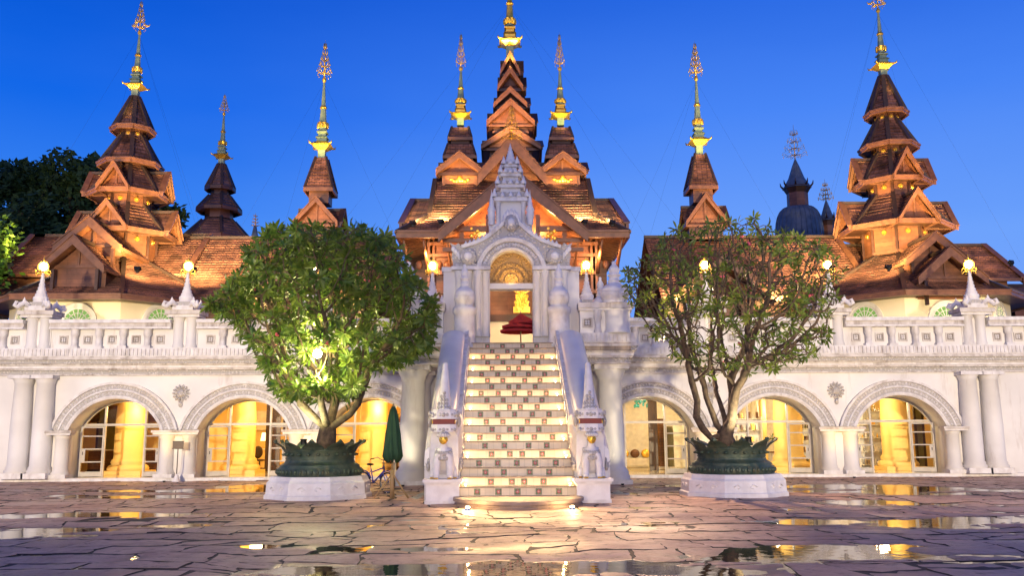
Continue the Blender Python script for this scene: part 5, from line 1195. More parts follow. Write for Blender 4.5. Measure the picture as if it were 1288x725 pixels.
# ------------------------------------------------------------------ trees
def colonize(start, attract, trunk_path, step=.16, infl=1.6, kill=.30, iters=140, bias=.12):
    nodes = [Vector(p) for p in trunk_path[0]]; par = [-1]+list(range(len(nodes)-1))
    for path in trunk_path[1:]:
        pi_ = path[0]
        for p in path[1:]: nodes.append(Vector(p)); par.append(pi_); pi_ = len(nodes)-1
    pos = np.array([tuple(n) for n in nodes]); A = np.array(attract)
    for it in range(iters):
        if len(A) == 0: break
        d = np.linalg.norm(A[:,None,:]-pos[None,:,:], axis=2); near = d.argmin(1); dm = d.min(1)
        infl_ = infl if it > 3 else 4.
        ok = dm < infl_
        if not ok.any(): infl *= 1.4; continue
        new = []; 
        for i in np.unique(near[ok]):
            m = ok & (near == i); v = (A[m]-pos[i]); v /= np.linalg.norm(v, axis=1)[:,None]; v = v.mean(0)+np.random.normal(0, .12, 3); v[2] += bias
            v /= max(1e-6, np.linalg.norm(v)); q = pos[i]+v*step
            if np.linalg.norm(pos-q, axis=1).min() > step*.35: new.append((q, i))
        if not new: break
        for q, i in new: par.append(int(i))
        pos = np.vstack([pos, np.array([q for q, _ in new])])
        d = np.linalg.norm(A[:,None,:]-pos[None,-len(new):,:], axis=2).min(1); A = A[d > kill]
    return pos, par
def grow(name, label, base, attract, trunk_path, leafmat_, lsize, nleaf, tipr=.011, trunk_r=.2, seed=1, blossoms=20, leaf_prob=1., extra=0., droop=.15, kill=.3, ex=.40, base_boost=1.):
    random.seed(seed); np.random.seed(seed)
    pos, par = colonize(base, attract, trunk_path, kill=kill)
    n = len(pos); ch = [[] for _ in range(n)]
    for i, p in enumerate(par):
        if p >= 0: ch[p].append(i)
    w = np.zeros(n)
    for i in range(n-1, -1, -1):
        if not ch[i]: w[i] = 1.
        if par[i] >= 0: w[par[i]] += w[i]
    rad = tipr*w**ex;  rad *= min(1.6, trunk_r/rad[0]) if rad[0] < trunk_r else trunk_r/rad[0]*1.; rad = np.maximum(rad, tipr*.9); rad[:3] *= base_boost
    t = thing(name, label, 'tree', base)
    b = MB(); seen = set()
    for i in range(n):       # chains
        if par[i] < 0 or (len(ch[par[i]]) > 1 and i != max(ch[par[i]], key=lambda c: w[c])):
            pth = [par[i]] if par[i] >= 0 else []; q = i; pth.append(q)
            while ch[q]: q = max(ch[q], key=lambda c: w[c]); pth.append(q)
            r = [rad[k]*(1+.10*sin(k*1.7)*(rad[k] > .05)) for k in pth]
            if par[i] >= 0: r[0] = r[1]
            if len(pth) > 1: b.tube([pos[k] for k in pth], r, 'bark', 9 if r[0] > .05 else 5)
    b.build('trunk', t)
    lv = MB(); V = []; F = []
    fl = MB()
    def leaf(P, d, up, ln, wd):
        s = d.cross(up)
        if s.length < 1e-4: s = d.orthogonal()
        s.normalize(); u = s.cross(d); o = len(V)
        b0 = P+d*.03; m1 = P+d*ln*.35+u*ln*.05; m2 = P+d*ln*.72+u*ln*.03; e = P+d*ln-u*ln*.06*(1+droop)
        V.extend([b0, m1+s*wd*.42+u*wd*.12, m1-s*wd*.42+u*wd*.12, m2+s*wd*.5+u*wd*.1, m2-s*wd*.5+u*wd*.1, e, m1, m2])
        F.extend([(o, o+1, o+6), (o, o+6, o+2), (o+1, o+3, o+7, o+6), (o+6, o+7, o+4, o+2), (o+3, o+5, o+7), (o+7, o+5, o+4)])
    tips = [i for i in range(n) if not ch[i]]+[i for i in range(n) if len(ch[i]) == 1 and rad[i] < tipr*2.2 and random.random() < extra]
    for i in tips:
        if random.random() > leaf_prob: continue
        P = Vector(pos[i]); ax = Vector(pos[i]-pos[par[i]]).normalized(); ax = (ax+Vector((0,0,.25))).normalized(); X_ = ax.orthogonal().normalized(); Y_ = ax.cross(X_)
        k = nleaf+random.randint(-3, 3); a0 = random.random()*6
        for j in range(k):
            a = a0+j*2.4; el = radians(random.uniform(5, 62))*(1-.5*j/k); d = (ax*sin(el)+(X_*cos(a)+Y_*sin(a))*cos(el)); d = (d+Vector((0,0,-.12))).normalized()
            leaf(P-ax*.10*random.random(), d, ax, lsize*random.uniform(.65, 1.15), lsize*random.uniform(.19, .27))
        if blossoms and random.random() < blossoms/len(tips):
            for q in range(4): fl.ellipsoid(P+ax*.12+Vector((random.uniform(-.06,.06), random.uniform(-.06,.06), random.uniform(0,.06))), .035, .035, .03, 'blossom', 6, 4)
    me = bpy.data.meshes.new('crown'); me.from_pydata([tuple(v) for v in V], [], F); me.materials.append(M[leafmat_]); o = bpy.data.objects.new('crown', me); COL.objects.link(o); o.parent = t; o.location = -Vector(base)
    if fl.v: fl.build('blossoms', t)
    print(name, 'tips', len(tips), 'faces', len(F)); return t
def planter(x, y, label):
    t = thing('lotus_planter', label, 'planter', (x, y, 0), 'bronze lotus planters holding the frangipani trees')
    b = MB(); r8 = pi/8
    b.lathe([(1.46,0),(1.46,.12),(1.42,.15),(1.40,.44),(1.34,.50),(1.30,.60),(1.0,.605)], (0,0,0), 'statue', 8, False, r8)
    for i in range(8):
        a = 2*pi*i/8+pi/4*.0+r8+pi/8
        e = Vector((cos(a), sin(a), 0)); c = e*1.31+Vector((0,0,.30))
        for q in (-1, 1): 
            tt = Vector((-e.y, e.x, 0)); b.tube([c+tt*q*.30, c+tt*q*.2+Vector((0,0,.06)), c+tt*q*.12+Vector((0,0,-.02)), c+tt*q*.2+Vector((0,0,-.05))], .018, 'statue', 5)
    b.build('base', t, local=True)
    b = MB(); b.lathe([(1.10,.60),(1.13,.64),(1.13,.84),(1.06,.88),(1.08,.92),(1.0,.98),(.94,1.02),(.90,1.12),(.93,1.16),(.90,1.20),(.96,1.26),(.98,1.34),(1.02,1.38),(1.02,1.46),(.92,1.47),(.90,1.34),(.01,1.33)], (0,0,0), 'bronze', 32)
    for i in range(48):
        a = 2*pi*i/48; b.ellipsoid((1.13*cos(a), 1.13*sin(a), .74), .05, .05, .08, 'bronze', 6, 4); 
        if i % 2: b.ellipsoid((.97*cos(a), .97*sin(a), 1.28), .06, .06, .05, 'bronze', 6, 4)
    b.build('bowl', t, local=True)
    b = MB()
    for i in range(10):
        a = 2*pi*(i+.5)/10; e = Vector((cos(a), sin(a), 0)); tt = Vector((-e.y, e.x, 0)); rows = []
        for (r, z, w) in ((.98,1.42,.30),(1.04,1.52,.28),(1.14,1.60,.20),(1.24,1.66,.10),(1.27,1.74,.03)):
            rows.append([e*r+tt*w+Vector((0,0,z)), e*(r-.05)+Vector((0,0,z+.02)), e*r-tt*w+Vector((0,0,z)), e*(r+.05)+Vector((0,0,z-.02))])
        for r0, r1 in zip(rows, rows[1:]): b.hull(r0, r1, 'bronze', True, False)
    b.build('petal_rim', t, local=True)
    b = MB(); b.lathe([(.89,1.36),(.5,1.42),(.01,1.45)], (0,0,0), 'soil', 20); b.build('soil', t, local=True)
    for o in t.children:
        if o.name.startswith('base'): continue
        for v in o.data.vertices:
            v.co.z = .6+(v.co.z-.6)*.84
            if v.co.z > 1.2: v.co.x *= .95; v.co.y *= .95
    return t
M['soil'] = stone('dark_soil', (.05,.035,.025), (.03,.02,.015), .95, 8, .8, 25)
YTREE = 24.9
XLt = W(402, 600, YTREE).x; XRt = W(921, 600, YTREE).x
planter(XLt, YTREE, 'green bronze lotus planter on white octagonal base under the dense leafy tree')
planter(XRt, YTREE, 'green bronze lotus planter on white octagonal base under the sparse tree')
def pt(px, py, dy): v = W(px, py, YTREE+dy); return (v.x, v.y, v.z)
random.seed(11); np.random.seed(11)
def inside(px, py, poly):
    c = False; j = len(poly)-1
    for i in range(len(poly)):
        (xi, yi), (xj, yj) = poly[i], poly[j]
        if (yi > py) != (yj > py) and px < (xj-xi)*(py-yi)/(yj-yi)+xi: c = not c
        j = i
    return c
# crown volumes: a side silhouette in metres swept round the trunk with a depth that follows its width
polyL = [(330,290),(380,284),(440,282),(490,296),(515,325),(530,360),(548,375),(552,400),(540,440),(515,455),(490,470),(455,490),(430,512),(395,508),(350,506),(335,480),(330,455),(300,425),(262,385),(275,365),(300,345),(308,315)]
polyR = [(780,345),(818,312),(850,286),(900,276),(950,276),(990,292),(1035,308),(1064,332),(1066,362),(1052,395),(1042,435),(1000,462),(960,470),(925,478),(890,478),(850,455),(815,420),(792,378)]
def fill(poly, n, cx, hw, dep, shell=.0, yb=1.0):
    out = []
    while len(out) < n:
        px, py = random.uniform(240, 1070), random.uniform(270, 510)
        if not inside(px, py, poly): continue
        q = sqrt(max(0., 1-((px-cx)/hw)**2)); dy = random.uniform(-1, 1)*dep*q
        out.append(pt(px, py, dy))
    return out
AL = fill(polyL, 1500, 402, 165, 3.1)
tkL = [[pt(409,572,0), pt(410,555,0), pt(412,542,.05)], [2, pt(402,532,-.1), pt(392,522,-.2), pt(378,508,-.4)], [2, pt(416,528,.2), pt(420,512,.4), pt(424,495,.5)], [2, pt(428,530,-.1), pt(440,522,-.2), pt(450,508,-.3)], [2, pt(408,525,-.3), pt(404,508,-.6)]]
grow('frangipani_tree', 'dense round leafed frangipani tree growing in the left lotus planter', (XLt, YTREE, 1.4), AL, tkL, 'leaf', .35, 11, tipr=.009, trunk_r=.27, seed=5, blossoms=16, extra=.36, kill=.24, ex=.42, base_boost=1.25)
AR_ = fill(polyR, 1500, 921, 150, 2.9)
tkR = [[pt(915,570,0), pt(914,556,0), pt(912,546,0)], [2, pt(895,552,-.1), pt(884,540,-.2), pt(876,525,-.3), pt(877,505,-.3), pt(872,487,-.4)],
       [2, pt(902,536,.1), pt(896,520,.2), pt(888,500,.3), pt(886,486,.4)], [2, pt(912,528,.1), pt(906,508,.3), pt(900,492,.5)], [2, pt(920,530,-.1), pt(922,510,-.2), pt(926,490,-.3), pt(935,476,-.5)], [2, pt(921,520,0), pt(922,495,.1), pt(919,480,.2)]]
grow('frangipani_tree', 'sparse frangipani tree with bare forking stems in the right lotus planter', (XRt, YTREE, 1.4), AR_, tkR, 'leafr', .27, 7, tipr=.0085, trunk_r=.20, seed=8, blossoms=14, leaf_prob=.66, extra=.03, kill=.165, ex=.43, base_boost=1.15)
# lamps in the planters and the bright lamp in the dense tree
t = thing('tree_floodlight', 'dazzling round floodlight hanging among the lower leaves of the dense tree', 'floodlight', pt(400,444,-2.75))
b = MB(); b.tube([(0,.12,.02),(0,.04,.0),(0,-.05,-.02)], [.05,.11,.12], 'iron', 14); b.build('housing', t, local=True)
b = MB(); b.ellipsoid((0,-.09,-.03), .11, .07, .11, 'bulb', 16, 8); b.build('lens', t, local=True)
b = MB(); b.tube([(0,0,.1),(0,.3,.5),(.05,.9,.9)], .02, 'iron', 6); b.build('bracket', t, local=True)
l = point('lamp', (0,-.25,-.35), 420, (1,.84,.38), .12); l.parent = t
t = thing('tree_uplight', 'small green tinted uplight at the foot of the dense tree trunk', 'floodlight', (XLt-.3, YTREE-.75, 1.44))
b = MB(); b.lathe([(.08,0),(.08,.10),(.10,.14)], (0,0,0), 'iron', 12); b.build('housing', t, local=True)
l = spot('lamp', (0,0,.2), (.1,.25,1.), 420, (.95,1,.50), 120, .8, .08); l.parent = t
l = point('crown_fill', Vector(pt(402,425,-.3))-Vector(t.location), 620, (1,.86,.34), .2); l.parent = t  # fill light added inside the crown, without a fixture
t = thing('tree_uplight', 'added small uplight at the foot of the sparse tree stems', 'floodlight', (XRt+.3, YTREE-.7, 1.44))  # uplight added to brighten the sparse tree
b = MB(); b.lathe([(.08,0),(.08,.10),(.10,.14)], (0,0,0), 'iron', 12); b.build('housing', t, local=True)
l = spot('lamp', (0,0,.2), (-.1,.25,1.), 420, (1,.9,.55), 130, .8, .08); l.parent = t
# background trees
def big_tree(px, py, Y, r, zbase, label, mat, n, lobes=9, seed=0, ls=.5):
    random.seed(seed); c = W(px, py, Y); t = thing('background_tree', label, 'tree', (c.x, Y, zbase), 'dark trees behind the left pavilion' if mat == 'darkleaf' else None)
    b = MB(); b.tube([(c.x,Y,zbase),(c.x+.2,Y,lerp(zbase,c.z,.5)),(c.x-.1,Y,c.z)], [.4,.3,.12], 'darkbark', 8)
    lob = []
    for i in range(lobes):
        a = random.random()*6.3; u = random.uniform(-.75, .85); q = Vector((cos(a)*sqrt(1-u*u), sin(a)*sqrt(1-u*u), u))*r*random.uniform(.45, .75); lob.append((Vector(c)+q, r*random.uniform(.28, .48)))
        b.tube([(c.x,Y,lerp(zbase,c.z,.55)), Vector(c)+q*.5, Vector(c)+q], [.2,.12,.05], 'darkbark', 6)
    b.build('trunk', t); V = []; F = []
    for i in range(n):
        C, R = random.choice(lob); d = Vector((random.gauss(0,1), random.gauss(0,1), random.gauss(0,1))).normalized(); p = C+d*R*random.uniform(.55, 1.12)
        a = Vector((random.gauss(0,1), random.gauss(0,1), random.gauss(0,.6))).normalized(); q = a.orthogonal().normalized(); s = ls*random.uniform(.5, 1.2); o = len(V)
        V.extend([p, p+a*s*.5+q*s*.28, p+a*s, p+a*s*.5-q*s*.28]); F.append((o, o+1, o+2, o+3))
    me = bpy.data.meshes.new('crown'); me.from_pydata([tuple(v) for v in V], [], F); me.materials.append(M[mat]); o = bpy.data.objects.new('crown', me); COL.objects.link(o); o.parent = t; o.location = -Vector(t.location); return t
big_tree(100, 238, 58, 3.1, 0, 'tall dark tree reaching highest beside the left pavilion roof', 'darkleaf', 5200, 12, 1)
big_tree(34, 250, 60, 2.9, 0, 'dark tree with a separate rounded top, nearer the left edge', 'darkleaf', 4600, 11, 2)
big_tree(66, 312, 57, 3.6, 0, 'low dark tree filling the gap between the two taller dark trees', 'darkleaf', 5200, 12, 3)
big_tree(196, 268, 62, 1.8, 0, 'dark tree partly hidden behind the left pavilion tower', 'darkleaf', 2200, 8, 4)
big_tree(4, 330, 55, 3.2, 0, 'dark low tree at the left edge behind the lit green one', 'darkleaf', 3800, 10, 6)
big_tree(-66, 300, 40, 3.3, ZT, 'bright green tree lit by lamps at the extreme left edge', 'brightleaf', 5200, 14, 7, .34)
spot('edge_tree_lamp', (-22.2, 36.8, 6.2), (-24.2, 40, 12), 1300, (1,.86,.5), 70, .8, .2)
def shrub(px, py, Y, h, label, seed):
    random.seed(seed); c = W(px, py, Y); t = thing('small_shrub', label, 'shrub', (c.x, Y, ZT), 'sprigs growing behind the balustrade'); b = MB(); V = []; F = []
    for i in range(9):
        d = Vector((random.uniform(-.5,.5), random.uniform(-.4,.4), 1)).normalized(); L_ = h*random.uniform(.6, 1); b.tube([(c.x,Y,ZT), Vector((c.x,Y,ZT))+d*L_], [.015,.005], 'darkbark', 4)
        for k in range(14):
            p = Vector((c.x,Y,ZT))+d*L_*random.uniform(.4, 1); a = Vector((random.gauss(0,1), random.gauss(0,1), random.gauss(0,.7))).normalized(); q = a.orthogonal().normalized(); s = .2*random.uniform(.6,1.2); o = len(V)
            V.extend([p, p+a*s*.5+q*s*.25, p+a*s, p+a*s*.5-q*s*.25]); F.append((o,o+1,o+2,o+3))
    b.build('stem', t); me = bpy.data.meshes.new('leaves'); me.from_pydata([tuple(v) for v in V], [], F); me.materials.append(M['brightleaf']); o = bpy.data.objects.new('leaves', me); COL.objects.link(o); o.parent = t; o.location = -Vector(t.location)
shrub(44, 390, 37.2, 2.3, 'bright green sprig beside the far left lamp post', 3)
shrub(812, 385, 37.5, 2.6, 'bright green shrub behind the balustrade left of the sparse tree', 4)
shrub(797, 385, 36.8, 2.2, 'small green sprig beside the right porch urn', 5)

# ------------------------------------------------------------------ closed parasol, bicycle, sign
c = G(493, 628); t = thing('closed_parasol', 'folded dark green parasol on a bamboo tripod stand beside the stairs', 'parasol', (c.x, c.y, 0))
b = MB(); b.tube([(0,0,.02),(0,0,2.42)], .028, 'bamboo', 8); b.lathe([(.03,2.42),(.035,2.46),(.003,2.52)], (0,0,0), 'bamboo', 8); b.build('pole', t, local=True)
b = MB(); n = 32; P = []
for (z, r) in ((2.44,.03),(2.34,.08),(2.1,.13),(1.7,.18),(1.3,.22),(1.16,.24),(1.06,.19),(.98,.12)):
    for i in range(n):
        a = 2*pi*i/n; rr = r*(1+.22*sin(8*a+z*2)); zz = z-(.06*sin(8*a+1) if z < 1.2 else 0); P.append((rr*cos(a), rr*sin(a), zz))
b.add(P, [(j*n+i, j*n+(i+1) % n, (j+1)*n+(i+1) % n, (j+1)*n+i) for j in range(7) for i in range(n)], 'greencloth', True); b.build('folded_canopy', t, local=True)
b = MB(); b.tube([(0,0,.0),(0,0,.75)], .06, 'bamboo', 10)
b.build('sleeve', t, local=True)
for k in range(3):
    a = 2*pi*k/3-.5; e = Vector((cos(a), sin(a), 0)); q = MB(); q.tube([e*.04+Vector((0,0,.62)), e*.52+Vector((0,0,.03))], .022, 'bamboo', 6); q.tube([e*.05+Vector((0,0,.22)), e*.36+Vector((0,0,.22))], .015, 'bamboo', 6); q.build('tripod_leg', t, local=True)
# bicycle
t = thing('bicycle', 'blue bicycle with front basket parked half behind the left planter', 'bicycle', (W(472,600,26.9).x, 26.9, 0), rz=radians(-38))
def wheel(x):
    b = MB(); n = 28; R = .29
    b.tube([(x+R*cos(2*pi*i/n), 0, .31+R*sin(2*pi*i/n)) for i in range(n+1)], .022, 'rubber', 6, cap=False); w = b.build('tyre', None)
    r = MB(); r.tube([(x+.265*cos(2*pi*i/n), 0, .31+.265*sin(2*pi*i/n)) for i in range(n+1)], .012, 'chrome', 5, cap=False)
    for i in range(16): a = 2*pi*i/16; r.tube([(x, .02*(-1)**i, .31), (x+.262*cos(a), 0, .31+.262*sin(a))], .003, 'chrome', 3)
    r.tube([(x,-.04,.31),(x,.04,.31)], .02, 'chrome', 8)
    o = r.build('wheel', t, local=True); w.parent = o; return o
wheel(-.5); wheel(.5)
b = MB(); B_ = (-.08,0,.30)
for p, q, r in (((-.5,0,.31),B_,.014),(B_,(-.18,0,.70),.018),(B_,(.36,0,.66),.024),((-.16,0,.60),(.34,0,.74),.02),((-.5,0,.31),(-.17,0,.66),.012),((.37,0,.62),(.345,0,.82),.022),((.36,.05,.60),(.5,.05,.31),.013),((.36,-.05,.60),(.5,-.05,.31),.013)): b.tube([p, q], r, 'blue', 8)
for x in (-.5, .5): b.tube([(x+.34*cos(a), 0, .31+.34*sin(a)) for a in [radians(20+14*i) for i in range(11)]], [.02]*11, 'blue', 6)
b.build('frame', t, local=True)
b = MB(); b.tube([(-.18,0,.68),(-.2,0,.80)], .013, 'chrome', 8); b.ellipsoid((-.22,0,.83), .14, .075, .035, 'rubber', 12, 7); b.build('saddle', t, local=True)
b = MB(); b.tube([(.345,0,.80),(.33,0,.96)], .013, 'chrome', 8); b.tube([(.18,-.28,1.0),(.30,-.22,1.04),(.34,-.08,.97),(.34,.08,.97),(.30,.22,1.04),(.18,.28,1.0)], .012, 'chrome', 7)
for s in (-1, 1): b.tube([(.22,s*.26,1.015),(.10,s*.31,.985)], .018, 'rubber', 7)
b.build('handlebar', t, local=True)
b = MB()
for k in range(7):
    z = .68+.035*k; w = .13+.004*k; b.tube([(.42,-w,z),(.66,-w,z),(.66,w,z),(.42,w,z),(.42,-w,z)], .006, 'iron', 4)
for i in range(8): b.tube([(.42+.034*i,-.13,.68),(.42+.034*i,-.155,.89)], .004, 'iron', 4); b.tube([(.42+.034*i,.13,.68),(.42+.034*i,.155,.89)], .004, 'iron', 4); b.tube([(.66,-.13+.037*i,.68),(.66,-.155+.044*i,.89)], .004, 'iron', 4)
b.box(.42,.66,-.13,.13,.675,.68,'iron'); b.build('basket', t, local=True)
b = MB(); b.tube([(-.08,-.1,.30),(-.08,.1,.30)], .018, 'chrome', 8); b.lathe([(.085,-.008),(.085,.008)], (0,0,0), 'chrome', 16) if 0 else None
b.tube([(-.08,.1,.30),(.06,.1,.22)], .01, 'chrome', 6); b.tube([(-.08,-.1,.30),(-.22,-.1,.38)], .01, 'chrome', 6); b.box(.01,.11,.1,.17,.21,.235,'rubber'); b.box(-.27,-.17,-.17,-.1,.37,.395,'rubber'); b.build('pedals', t, local=True)
c = W(222, 600, 34.6); t = thing('sign_stand', 'small dark notice board on a thin post between the two leftmost archways', 'sign', (c.x, 34.6, 0))
b = MB(); b.lathe([(.16,0),(.16,.05),(.10,.10),(.07,.22),(.035,.28),(.02,.3)], (0,0,0), 'statue', 14); b.build('base', t, local=True)
b = MB(); b.tube([(0,0,.28),(0,0,1.30)], .018, 'iron', 8); b.build('post', t, local=True)
b = MB(); b.box(-.20,.20,-.03,.0,1.24,1.50,'darkpanel'); b.box(-.22,.22,-.02,.01,1.22,1.24,'iron'); b.box(-.22,.22,-.02,.01,1.50,1.52,'iron'); b.build('board', t, local=True)
# drainage grate strips set in the paving beside the stairs
M['grate'] = stone('drain_channel', (.35,.36,.33), (.22,.23,.21), .45, 8, .3, 20)
for s, (xa, ya, xb, yb) in (('left', (510,634,545,616)), ('right', (772,618,800,633))):
    A, B = G(xa, ya), G(xb, yb); d = (B-A).normalized(); n = Vector((-d.y, d.x, 0))*.14; b = MB()
    b.face([A+n+Vector((0,0,.004)), A-n+Vector((0,0,.004)), B-n+Vector((0,0,.004)), B+n+Vector((0,0,.004))], 'grate'); k = int((B-A).length/.09)
    for i in range(k): P = A.lerp(B, (i+.5)/k); b.bar(P-n*.9+Vector((0,0,.012)), P+n*.9+Vector((0,0,.012)), .04, .012, 'grate')
    tag(b.build('drain_channel'), 'pale drainage channel set in the paving on the %s of the stairs' % s, 'drain', 'drain channels beside the stairs')
# red tiered parasol in the courtyard
c = W(655, 430, 38.2); t = thing('tiered_parasol', 'red three tiered ceremonial parasol seen through the doorway', 'parasol', (c.x, 38.2, ZT), None)
k = 38.2/FPX
b = MB(); b.tube([(0,0,0),(0,0,2.2)], .03, 'bamboo', 8); b.build('pole', t, local=True)
for (zz, r, h, dx) in ((2.1,.60,.36,.08),(1.78,.70,.22,-.10),(1.58,.74,.20,-.14)):
    b = MB(); n = 16; P = [(dx*.3,0,zz)]+[(dx+r*cos(2*pi*i/n), r*sin(2*pi*i/n), zz-h-(.03 if i % 2 else 0)) for i in range(n)]+[(dx+r*.99*cos(2*pi*i/n), r*.99*sin(2*pi*i/n), zz-h-.12) for i in range(n)]
    b.add(P, [(0, 1+i, 1+(i+1) % n) for i in range(n)]+[(1+i, 1+n+i, 1+n+(i+1) % n, 1+(i+1) % n) for i in range(n)], 'redcloth'); b.build('canopy', t, local=True)
# gilded shrine and chandelier in the hall
c = W(656, 380, 45.4); t = thing('gilded_shrine', 'tiered gilded shrine panel glowing inside the hall above the doorway beam', 'shrine', (c.x, 45.4, 7.85))
b = MB()
for i, (w, h) in enumerate(((.42,.3),(.34,.22),(.38,.08),(.28,.3),(.31,.06),(.2,.22),(.13,.18),(.06,.2))): z = sum(q[1] for q in ((.42,.3),(.34,.22),(.38,.08),(.28,.3),(.31,.06),(.2,.22),(.13,.18),(.06,.2))[:i]); b.box(-w, w, -.2+.02*i, .2-.02*i, z, z+h-.002, 'gold')
b.build('panel', t, local=True)
b = MB()
for i in range(24): b.ellipsoid((random.uniform(-.3,.3), -.22, random.uniform(.05,1.)), .07, .05, .09, 'gold', 7, 5)
b.build('ornament', t, local=True)
c = W(656, 366, 43.5); t = thing('brass_chandelier', 'brass chandelier hanging inside the hall above the gilded shrine', 'chandelier', (c.x, 43.5, c.z))
b = MB(); b.tube([(0,0,.0),(0,0,1.4)], .02, 'gold', 6); b.lathe([(.02,-.15),(.10,-.05),(.05,.05),(.03,.2)], (0,0,0), 'gold', 10)
for i in range(8): a = pi*i/4; e = Vector((cos(a), sin(a), 0)); b.tube([(0,0,0), e*.25+Vector((0,0,-.1)), e*.5+Vector((0,0,.05))], .015, 'gold', 5)
b.build('arms', t, local=True); b = MB()
for i in range(8): a = pi*i/4; b.ellipsoid((.5*cos(a), .5*sin(a), .12), .04, .04, .06, 'globe', 8, 5)
b.build('candle_bulbs', t, local=True)
# ------------------------------------------------------------------ inside the arcade
def inx(px, Y): return W(px, 570, Y).x
def ceiling_light(x, y, power, label, col=(1,.70,.28)):
    t = thing('ceiling_light', label, 'ceiling light', (x, y, 3.99), 'round ceiling lights inside the arcade')
    b = MB(); b.lathe([(.32,.0),(.32,-.05),(.28,-.06)], (0,0,0), 'white', 20); b.build('ring', t, local=True)
    b = MB(); b.lathe([(.27,-.062),(.01,-.075)], (0,0,0), 'ceilglow', 20); b.build('diffuser', t, local=True)
    l = point('lamp', (0,0,-1.2), power, col, .25); l.parent = t
names = ['first','second','third','fourth','fifth','sixth']
for i, x in enumerate(AX):
    pw = 110 if x < 0 else 120; c_ = (1,.64,.20) if x < 0 else (1,.82,.52) if i < 5 else (1,.74,.36)
    ceiling_light(x, YF+2.5, 160 if x < 0 else 120, 'round ceiling light just inside the %s archway from the left' % names[i], c_)
    ceiling_light(x+1.7, YF+5.6, pw, 'round ceiling light deep inside the %s archway from the left' % names[i], c_)
def add(name, label, cat, mb_list, loc, group=None, rz=0):
    t = thing(name, label, cat, loc, group, rz)
    for n_, m_ in mb_list: m_.build(n_, t, local=True)
    return t
def bx(*a): b = MB(); b.box(*a); return b
# A: panelled counter wall behind the column
def counter(x, y, w, label, mat='panel'):
    a = MB(); a.box(-w/2,w/2,0,.5,0,.95,mat); t_ = MB(); t_.box(-w/2-.05,w/2+.05,-.05,.55,.95,1.0,'white'); p = MB(); p.box(-w/2,w/2,-.02,-.001,0,.12,'darkpanel')
    return add('counter', label, 'counter', [('body',a),('top',t_),('kick_board',p)], (x,y,.14))
counter(inx(170,41.5), 41.5, 4.2, 'dark panelled counter behind the column in the leftmost archway')
def wallpanel(x, y, w, z0, z1, mat, label, n='wall_panel'):
    a = MB(); a.box(-w/2,w/2,-.05,.0,z0,z1,mat); f = MB()
    for q in (-1,1): f.box(q*w/2-.05,q*w/2+.05,-.08,.02,z0-.05,z1+.05,'darkpanel')
    return add(n, label, 'wall panel', [('face',a),('frame',f)], (x,y,0))
wallpanel(inx(170,43.7), 43.7, 5.0, 2.4, 3.2, 'panel', 'brown textured frieze panel high on the back wall of the leftmost archway')
wallpanel(inx(135,43.0), 43.0, 1.0, .15, 3.0, 'greygreen', 'olive curtain panel at the left of the leftmost archway')
# B: dark post panel, table lamp, desk and chair
wallpanel(inx(343,41.0), 41.0, .55, .15, 3.6, 'darkpanel', 'tall dark brown panel right of the desk in the second archway')
wallpanel(inx(325,43.6), 43.6, 2.4, 2.0, 2.9, 'offwhite', 'plain beige bulkhead panel above the desk in the second archway')
counter(inx(322,42.5), 42.5, 2.6, 'low wooden reception desk in the second archway', 'yellow')
def table_lamp(x, y, z, label):
    a = MB(); a.lathe([(.12,0),(.12,.03),(.03,.06),(.03,.35)], (0,0,0), 'gold', 12); s_ = MB(); s_.lathe([(.24,.34),(.17,.72)], (0,0,0), 'shade', 18)
    return add('table_lamp', label, 'lamp', [('stem',a),('lamp_shade',s_)], (x,y,z))
M['shade'] = plain('lamp_shade', (.9,.8,.6), .8, emit=(1,.78,.4), es=2.2)
table_lamp(inx(330,42.1), 42.6, 1.15, 'lit table lamp with a pale shade on the desk in the second archway')
def office_chair(x, y, label, rz):
    s_ = MB(); s_.ellipsoid((0,0,.50), .25,.25,.06,'darkpanel',14,6); bk = MB(); bk.ellipsoid((0,.24,.85), .22,.05,.28,'darkpanel',14,8); p = MB(); p.tube([(0,0,.12),(0,0,.48)],.03,'iron',8)
    t = add('desk_chair', label, 'chair', [('seat',s_),('backrest',bk),('post',p)], (x,y,.14), None, rz)
    for k in range(5):
        a = 2*pi*k/5; q = MB(); q.tube([(0,0,.14),(.28*cos(a),.28*sin(a),.06)],.02,'iron',6); q.ball((.28*cos(a),.28*sin(a),.03),.03,'rubber',7,5); q.build('foot', t, local=True)
    b = MB(); b.tube([(0,.1,.45),(0,.26,.55),(0,.27,.75)],.02,'iron',6); b.build('back_bracket', t, local=True)
office_chair(inx(327,41), 41.0, 'dark swivel chair before the desk in the second archway', .6)
